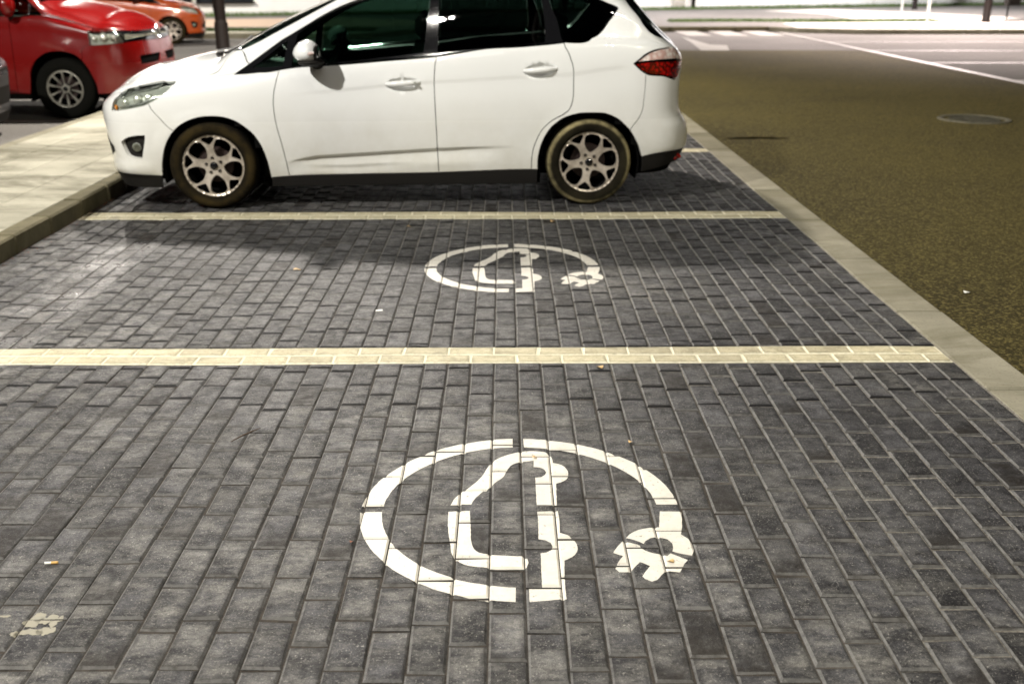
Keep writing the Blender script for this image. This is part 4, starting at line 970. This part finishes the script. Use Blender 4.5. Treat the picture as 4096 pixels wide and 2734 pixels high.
# --- painted symbols draped over bricks and bevels
def brick_index():
    d={}
    for rec,k in RECS:
        for yy in range(int(math.floor(rec[1]*5)),int(math.floor(rec[3]*5))+1): d.setdefault((int(round((rec[0]-X0)/BW)),yy),[]).append(rec)
    return d
BI=brick_index()
def find(x,y):
    for rec in BI.get((int(math.floor((x-X0)/BW)),int(math.floor(y*5))),[]):
        if rec[0]<=x<=rec[2] and rec[1]<=y<=rec[3]: return rec
    return None
def drape(name,poly,parent,mat,rise=.0012):
    xs=[p[0] for p in poly]; ys_=[p[1] for p in poly]; bx=(min(xs),min(ys_),max(xs),max(ys_))
    pls=[(poly,True)]
    for rec,k in RECS:
        if rec[2]<bx[0] or rec[0]>bx[2] or rec[3]<bx[1] or rec[1]>bx[3]: continue
        for i in (0,.0058):
            a,b,c,d=rec[0]+i,rec[1]+i*1.5,rec[2]-i,rec[3]-i*1.5; pls.append(([(a,b),(c,b),(c,d),(a,d)],True))
    v,F,con=cdt([],pls); V=[];FF=[]
    pa=np.array(poly); x1,y1=pa[:,0],pa[:,1]; x2,y2=np.roll(x1,1),np.roll(y1,1)
    for t in F:
        c=v[list(t)].mean(0)
        m=((y1>c[1])!=(y2>c[1])); cr=(x2-x1)*(c[1]-y1)/np.where(y2==y1,1,(y2-y1))+x1
        if not (np.count_nonzero(m&(c[0]<cr))%2): continue
        rec=find(c[0],c[1])
        if rec is None: continue
        n=len(V); V+=[(v[i][0],v[i][1],bz(rec,v[i][0],v[i][1])+rise) for i in t]; FF.append((n,n+1,n+2))
    m=mesh(name,V,FF,mat,parent); return m
def rough_outline(p,amp=.0012):
    rr=random.Random(len(p)); return [(x+rr.uniform(-amp,amp),y+rr.uniform(-amp,amp)) for x,y in p]
def ring_seg(a0,a1,cut):
    n=40; R1,R0=.502,.433
    o=[(R1*math.cos(a0+(a1-a0)*i/n),R1*math.sin(a0+(a1-a0)*i/n)) for i in range(n+1)]+[(R0*math.cos(a1-(a1-a0)*i/n),R0*math.sin(a1-(a1-a0)*i/n)) for i in range(n+1)]
    return o
def symbol(cx_,cy_,label):
    root=empty('charging_symbol',(0,0,0)); tag(root,label,'road marking','electric vehicle charging symbols')
    g=.0195
    def arc(q0,q1,ga,gb):
        n=44; P=[]
        for r,rev in ((.502,False),(.434,True)):
            d0=math.asin(ga/r); d1=math.asin(gb/r); a0=q0+d0; a1=q1-d1
            L=[(r*math.cos(a0+(a1-a0)*i/n),r*math.sin(a0+(a1-a0)*i/n)) for i in range(n+1)]; P+=L[::-1] if rev else L
        return P
    hp=math.pi/2
    for q in (0,1,2): drape('ring_segment',[(cx_+x,cy_+y) for x,y in rough_outline(arc(hp*q,hp*(q+1),g,g),.0008)],root,M['symbol'])
    for nm,key in (('car_outline','car_roof'),('car_outline','car_front'),('car_outline','car_rear'),('plug_head','cable_plug'),('plug_prongs','plug_prongs')):
        p=smooth(SYMBOL[key],.012,38,True); drape(nm,[(cx_+x,cy_+y) for x,y in rough_outline(p,.0007)],root,M['symbol'])
symbol(.048,2.800,'larger white electric car and plug symbol painted in the empty bay in front')
symbol(.043,5.590,'smaller white electric car and plug symbol painted in front of the hatchback')
# --- small things lying about
def leaf(x,y,s,rz,label,mat='leaf',z=None):
    z=(und(x,y) if x<X1 else -.004)+.004
    V=[];F=[]; n=7
    for i in range(n):
        t=i/(n-1); w=.34*math.sin(math.pi*t**.8)+.01; V+=[(s*(t-.5),s*w,.004*math.sin(5*t)+.35*s*w*.5),(s*(t-.5),0,.004*math.sin(5*t)),(s*(t-.5),-s*w,.004*math.sin(5*t)+.35*s*w*.4)]
    for i in range(n-1): F+=[(3*i,3*i+1,3*i+4,3*i+3),(3*i+1,3*i+2,3*i+5,3*i+4)]
    o=mesh('fallen_leaf',V,F,M[mat],None,True,loc=(x,y,z),rz=rz); tag(o,label,'leaf','dry leaves scattered on the paving'); return o
leaf(-1.182,5.533,.045,.4,'yellow leaf lying on bricks left of the far charging symbol')
leaf(.407,4.005,.042,2.0,'ochre leaf lying just below the nearer cream line')
leaf(.332,6.721,.05,1.0,'brownish leaf lying just below the cream line beside the hatchback')
leaf(-.637,6.577,.03,.2,'tiny ochre leaf on bricks near the cream line, between the wheels')
leaf(.454,3.273,.025,.9,'tiny orange leaf just above the ring of the near charging symbol')
leaf(.105,3.15,.022,.3,'tiny tan leaf on the painted roof of the near charging symbol')
leaf(-.455,2.60,.016,1.2,'tiny brown leaf touching the left part of the near painted ring','leafred')
leaf(.474,2.49,.026,2.4,'tan leaf stuck on the plug of the near charging symbol')
leaf(2.457,5.081,.05,.7,'pale crumpled leaf lying alone on the dark road','paper')
mb=MB(); mb.box((-.627,4.78,und(-.627,4.78)+.003),(.035,.022,.003),.001,.3); tag(mb.build('paper_scrap',M['paper']),'small white paper scrap on bricks left of the far symbol','litter')
cb=empty('cigarette_butt',(-1.294,2.481,und(-1.294,2.481)+.006),R(5)); tag(cb,'cigarette butt with cork filter on the bricks, lower left','cigarette butt')
MB().tube([(-.016,0,0),(.002,0,0)],.0042,10).build('paper_end',M['paper'],cb,True); MB().tube([(.002,0,0),(.020,0,0)],.0043,10).build('filter',M['filter'],cb,True)
tz=und(-.95,3.33)+.005
tag(MB().tube([(-.985,3.28,tz),(-.955,3.32,tz+.004),(-.93,3.345,tz+.007),(-.905,3.39,tz+.002)],[.0016,.0025,.0028,.0012],6).build('twig',M['twig'],None,True),'thin dark twig lying across the bricks left of the near symbol','twig')
# --- pale splash patch: several ragged flakes
def blob(cx_,cy_,rx,ry,seed):
    rr=random.Random(seed); ph=[rr.uniform(0,6) for _ in range(4)]; return [(cx_+rx*(1+.25*math.sin(2*a+ph[0])+.18*math.sin(3*a+ph[1])+.12*math.sin(7*a+ph[2])+.06*rr.uniform(-1,1))*math.cos(a),cy_+ry*(1+.25*math.sin(2*a+ph[0])+.18*math.sin(3*a+ph[1])+.12*math.sin(7*a+ph[2]))*math.sin(a)) for a in np.linspace(0,2*math.pi,26)[:-1]]
sp=empty('paint_splash'); tag(sp,'pale cream splash stain on the bricks in the lower left corner','stain')
for i,(a,b,c,d) in enumerate(((-1.226,2.215,.026,.026),(-1.195,2.218,.022,.022),(-1.168,2.21,.014,.020),(-1.216,2.165,.028,.015),(-1.172,2.17,.015,.020),(-1.192,2.167,.010,.010),(-1.252,2.16,.012,.009),(-1.345,2.20,.020,.007),(-1.31,2.235,.012,.006))): drape('splash_fleck',blob(a,b,c,d,i),sp,M['splat'])
# ------------------------------------------------------------------ markings, manhole on the road
def poly_mark(name,pts,z,label,parent=None,group=None):
    o=mesh(name,[(x,y,z) for x,y in pts],[tuple(range(len(pts)))],M['roadpaint'],parent); tag(o,label,'road marking',group); return o
rect=lambda x0,x1,y0,y1:[(x0,y0),(x1,y0),(x1,y1),(x0,y1)]
poly_mark('edge_line',rect(8.02,8.16,-12,30.6),.002,'long white edge line between the dark road and the lit bays')
for y,l in ((12.9,'white bay line of the lit parking, outside the frame on the right'),(16.4,'second white bay line of the lit parking area'),(19.9,'white bay line meeting the long edge line, lower one in view'),(23.2,'white bay line above the lower one in the lit parking'),(26.3,'farthest white bay line before the far kerb')):
    poly_mark('bay_marking',rect(8.2,14.5,y-.06,y+.06),-.006,l,None,'white bay lines of the lit parking area')
for x,w_ in ((5.45,'leftmost, nearest the tail of the hatchback,'),(6.47,'middle one'),(7.47,'rightmost, beside the long edge line,')):
    poly_mark('crossing_stripe',rect(x-.34,x+.34,29.0,31.5),-.006,w_+' of the three white zebra stripes',None,'zebra crossing stripes')
poly_mark('turn_arrow',[(4.85,28.6),(4.72,26.4),(4.50,24.2),(4.42,23.3),(5.02,23.1),(5.35,25.0),(5.0,25.3),(4.95,26.5)],-.006,'white bent road arrow beyond the tail of the hatchback')
for y,l in ((9.3,'white bay line on grey asphalt nearest the dark car nose'),(11.75,'white bay line on grey asphalt in front of the red van wheel'),(14.3,'white bay line under the red van'),(17.0,'white bay line behind the red van')):
    poly_mark('bay_marking',rect(-9.8,-4.75,y-.06,y+.06),.0,l,None,'white bay lines on the grey asphalt left')
mh=empty('manhole',(5.49,11.86,-.004)); tag(mh,'round iron manhole cover set in the dark road','manhole cover')
o=MB().lathe([(.34,-.01),(.34,.008),(.35,.014),(.395,.014),(.405,.004),(.41,-.01)],56,'z').build('rim_ring',M['ring'],mh,True); set_tone(o.data,.0)
mb=MB().lathe([(.0001,.004),(.06,.004),(.065,.009),(.10,.009),(.105,.004),(.265,.004),(.27,.010),(.285,.010),(.287,-.004)],48,'z')
for i in range(12):
    a=i*math.pi/6; mb.box((.185*math.cos(a),.185*math.sin(a),.006),(.12,.02,.006),.002,a)
o=mb.build('cover',M['iron'],mh,True); set_tone(o.data,.2)
o=mesh('tar_patch',[(x,y,-.0015) for x,y in blob(2.62,10.45,.24,.09,3)],[tuple(range(25))],plain('tar patch',(.010,.008,.005),1,spec=0.0)); tag(o,'dark oily patch on the road beyond the edging','stain')
# ------------------------------------------------------------------ far side: raised pavement, grass, wall
edge=[(-60,27.6),(-3.5,27.9),(-2.2,31.2),(8.0,31.6),(8.6,30.6),(10.2,29.8),(60,29.8)]
inner=[(-60,90),(60,90)]
n=len(edge); V=[(x,y,.115) for x,y in edge]+[(60,90,.115),(-60,90,.115)]
pv=mesh('far_pavement',V,[tuple(range(n+2))],M['asphalt2']); pv['kind']='structure'
def along(edge,step):
    for (xa,ya),(xb,yb) in zip(edge[:-1],edge[1:]):
        L=math.hypot(xb-xa,yb-ya); k=max(1,round(L/step))
        for i in range(k): yield xa+(xb-xa)*(i+.5)/k,ya+(yb-ya)*(i+.5)/k,L/k,math.atan2(yb-ya,xb-xa)
for x,y,l,a in along([(-22,27.69)]+edge[1:-1]+[(26,29.8)],1.0):
    mb=MB(); mb.box((x-math.sin(a)*.07,y+math.cos(a)*.07,.05),(l-.012,.16,.145),.012,a); o=mb.build('kerb_stone',M['kerbdark'] if -2.3<x<8.1 else M['kerb'],pv); set_tone(o.data,random.random()*.6)  # middle run takes the darker concrete for its unlit face
def slab_poly(name,pts,z,mat,parent=None):
    o=mesh(name,[(x,y,z) for x,y in pts],[tuple(range(len(pts)))],mat,parent); o['kind']='structure'; return o
slab_poly('plaza',[(8.7,30.9),(10.2,30.1),(60,30.1),(60,34.6),(14,34.8),(9,34.0)],.119,M['plaza'])
slab_poly('traffic_island',[(12.2,36.0),(15.0,35.6),(18.0,36.2),(18.6,39),(17,44),(14.6,48),(11.2,45.5),(12.8,41.5)],.121,M['plaza'])
slab_poly('footpath',[(-40,28.0),(-3.8,28.1),(-2.6,31.3),(-2.8,31.6),(-4.2,29.0),(-40,28.9)],.119,M['slab'])
WA=(-10.87,40.2); wa=R(21.9); wd=(math.cos(wa),math.sin(wa)); wn=(math.sin(wa),-math.cos(wa))
wp=lambda t,o=0:(WA[0]+wd[0]*t+wn[0]*o,WA[1]+wd[1]*t+wn[1]*o)
def grass(name,region_fn,n,hmin,hmax):
    V=[];F=[]
    for k in range(n):
        x,y=region_fn(); h=random.uniform(hmin,hmax); a=random.uniform(0,6.28); w=random.uniform(.008,.02); bx,by=random.gauss(0,.03),random.gauss(0,.03); m=len(V)
        V+=[(x-w*math.cos(a),y-w*math.sin(a),.115),(x+w*math.cos(a),y+w*math.sin(a),.115),(x+bx,y+by,.115+h)]; F.append((m,m+1,m+2))
    o=mesh(name,V,F,M['grass']); o['kind']='stuff'; return o
def strip():
    t=random.uniform(-20,52); return wp(t,random.uniform(0.02,.75))
slab_poly('grass_verge',[wp(-30,.8),wp(60,.8),wp(60,-.2),wp(-30,-.2)],.120,M['soil'])
grass('grass_strip',strip,26000,.06,.20)
def mid():
    x=random.uniform(5.5,14.5); return x,35.2+.15*math.sin(x)+random.uniform(-.5,.5)
grass('grass_patch',mid,5000,.05,.12)
def leftv():
    return random.uniform(-22,-3.6),random.uniform(29.0,30.0)
slab_poly('verge_soil',[(-40,28.95),(-3.8,29.0),(-3.6,30.1),(-40,30.1)],.121,M['soil']); grass('verge_grass',leftv,9000,.04,.10)
sl=plain('sandy patch',(.30,.22,.16),.9); slab_poly('bare_earth',[(-14,31.2),(-3.4,31.6),(-2,35),(-6,38.5),(-13,36)],.119,sl)
bd=empty('white_building',(WA[0],WA[1],.115),wa); tag(bd,'long white rendered building wall with dark low windows on the left','building')
mb=MB(); mb.box((32,.25,2.6),(61.1,.5,5.2)); mb.build('wall',M['wall'],bd)          # solid part, right of the windows
mb=MB(); mb.box((-14.3,.25,.22),(31.5,.5,.44)); mb.box((-14.3,.25,4.2),(31.5,.5,2.0)); mb.build('wall',M['wall'],bd)
mb=MB(); mb.box((-14.3,.40,1.82),(31.5,.1,2.76)); mb.build('shop_glass',M['shopglass'],bd)
for t in np.arange(-29,1.5,2.35):
    MB().box((t,.2,1.82),(.09,.3,2.76)).build('window_frame',M['pole'],bd)
mb=MB(); mb.box((-14.3,-.04,.46),(31.5,.12,.04)); mb.build('window_sill',M['pole'],bd)
for t in (20.2,): MB().box((t,-.06,2.6),(.62,.12,5.2)).build('pilaster',M['plaza'],bd)
MB().tube([(20.95,-.09,0),(20.95,-.09,5.2)],.09,10).build('drainpipe',M['pole'],bd,True)
MB().tube([(-.1,-.09,0),(-.1,-.09,5.2)],.07,10).build('drainpipe',M['pole'],bd,True)
for t in np.arange(4,60,3.9): MB().box((t,-.004,2.6),(.02,.02,5.2)).build('expansion_joint',M['plaza'],bd)
# poles
def lamp_post(base,head,label,spec,r=.085,mat='pole',two=True):
    bz_=base[2]; root=empty('street_lamp',base); tag(root,label,'street lamp','street lamps around the car park')
    hx,hy,hz=[h-b for h,b in zip(head,base)]
    MB().lathe([(r*1.5,0),(r*1.5,.05),(r*1.25,.08),(r*1.2,.75),(r,.8)],18,'z').build('sleeve',M[mat],root,True)
    MB().tube([(0,0,.7),(0,0,hz*.6),(0,0,hz+.15)],[r,r*.85,r*.65],16).build('pole',M[mat],root,True)
    L=math.hypot(hx,hy); 
    if L>.05: MB().tube([(0,0,hz+.05),(hx*.5,hy*.5,hz+.22),(hx,hy,hz+.16)],[.04,.035,.03],10).build('arm',M[mat],root,True)
    a=math.atan2(hy,hx); hd=MB(); hd.box((hx,hy,hz+.13),(.62,.26,.09),.03,a); h=hd.build('lamp_head',M['plastic'],root,True)
    g=MB()
    for i in (-1,0,1):
        for j in (-1,1): g.box((hx+math.cos(a)*i*.17-math.sin(a)*j*.06,hy+math.sin(a)*i*.17+math.cos(a)*j*.06,hz+.075),(.07,.06,.02),0,a)
    g.build('lamp_lens',M['lampglow'],h)
    l=bpy.data.lights.new('lamp_light','SPOT' if 'spot' in spec else 'POINT')
    if 'spot' in spec: l.spot_size=R(spec['spot']); l.spot_blend=.35
    l.energy=spec['power']; l.color=spec['color']; l.shadow_soft_size=spec.get('size',.09)
    o=bpy.data.objects.new('lamp_light',l); link(o,root); o.location=(hx,hy,hz-.03)
lamp_post((-4.45,16.6,.11),BACK['pos'],'brown lamp post rising behind the bonnet of the white hatchback',BACK,.088)
lamp_post((15.8,34.4,.115),(FAR['pos'][0],FAR['pos'][1],FAR['pos'][2]),'brown lamp post with dark sleeve on the lit far kerb',FAR,.10)
lamp_post((-9.0,-2.2,0),KEY['pos'],'lamp post outside the picture that lights the bays from behind',KEY,.09)
lamp_post((-15,33.6,.115),FAR2['pos'],'lamp post hidden beyond the orange car',FAR2,.09)
lamp_post((18.5,47.5,.115),FAR4['pos'],'added lamp post that brightens the white wall, cut off by the top edge',FAR4,.09)
lamp_post((2.5,43.2,.115),FAR3['pos'],'lamp post hidden behind the roof of the hatchback',FAR3,.09)
for b_,l_ in zip(BEHIND,('across the dark road','behind the empty bay','beside the camera','far behind, across the road')): lamp_post((b_['pos'][0]+1.6,b_['pos'][1],0),b_['pos'],'unseen lamp post added for glints and fill, '+l_,b_,.09)
def thin(x,y,label,h=3.0,r=.05):
    o=MB().lathe([(r*1.4,0),(r*1.4,.03),(r,.04),(r,h),(r*.6,h+.04),(.0001,h+.05)],14,'z',(x,y,.115)).build('post',M['polew'],None,True); tag(o,label,'post','thin pale posts on the far pavement')
thin(14.15,35.1,'thin pale post on the far pavement left of the brown lamp post'); thin(17.6,46.6,'more distant thin pale post in front of the white wall'); thin(-8.1,27.8,'thin pale post standing beside the orange car',3,.055)
bn=empty('litter_bin',(17.5,36.3,.115),R(8)); tag(bn,'dark litter bin hanging on a thin post by the white wall','litter bin')
MB().box((0,0,.78),(.46,.34,.62),.04).build('bin_body',M['plastic'],bn,True); MB().tube([(0,.2,0),(0,.2,1.2)],.03,10).build('post',M['pole'],bn,True); MB().box((0,0,1.11),(.5,.38,.05),.02).build('lid',M['pole'],bn,True)
# ------------------------------------------------------------------ vehicles
phi=R(2.8); hub=(-2.058+.895*-math.sin(phi),7.12+.895*math.cos(phi),0)
car=make_hatch(hub,phi,'white hatchback parked across the bay with dusty alloy wheels')
van=make_van((-5.14,12.95,-.008),math.pi,'red van parked nose towards the footway, behind the white hatchback')
def clone(loc,rz,label,paint):
    c=copy_tree(car,None,{M['white_paint']:paint}); c.location=loc; c.rotation_euler=(0,0,rz); c['label']=label; return c
clone((-8.35,26.4,-.01),R(180+20),'orange car parked beyond the red van, near the thin pale post',M['orange_paint'])
clone((-5.99,10.25,-.008),math.pi,'dark grey car whose nose just enters at the left edge',M['grey_paint'])
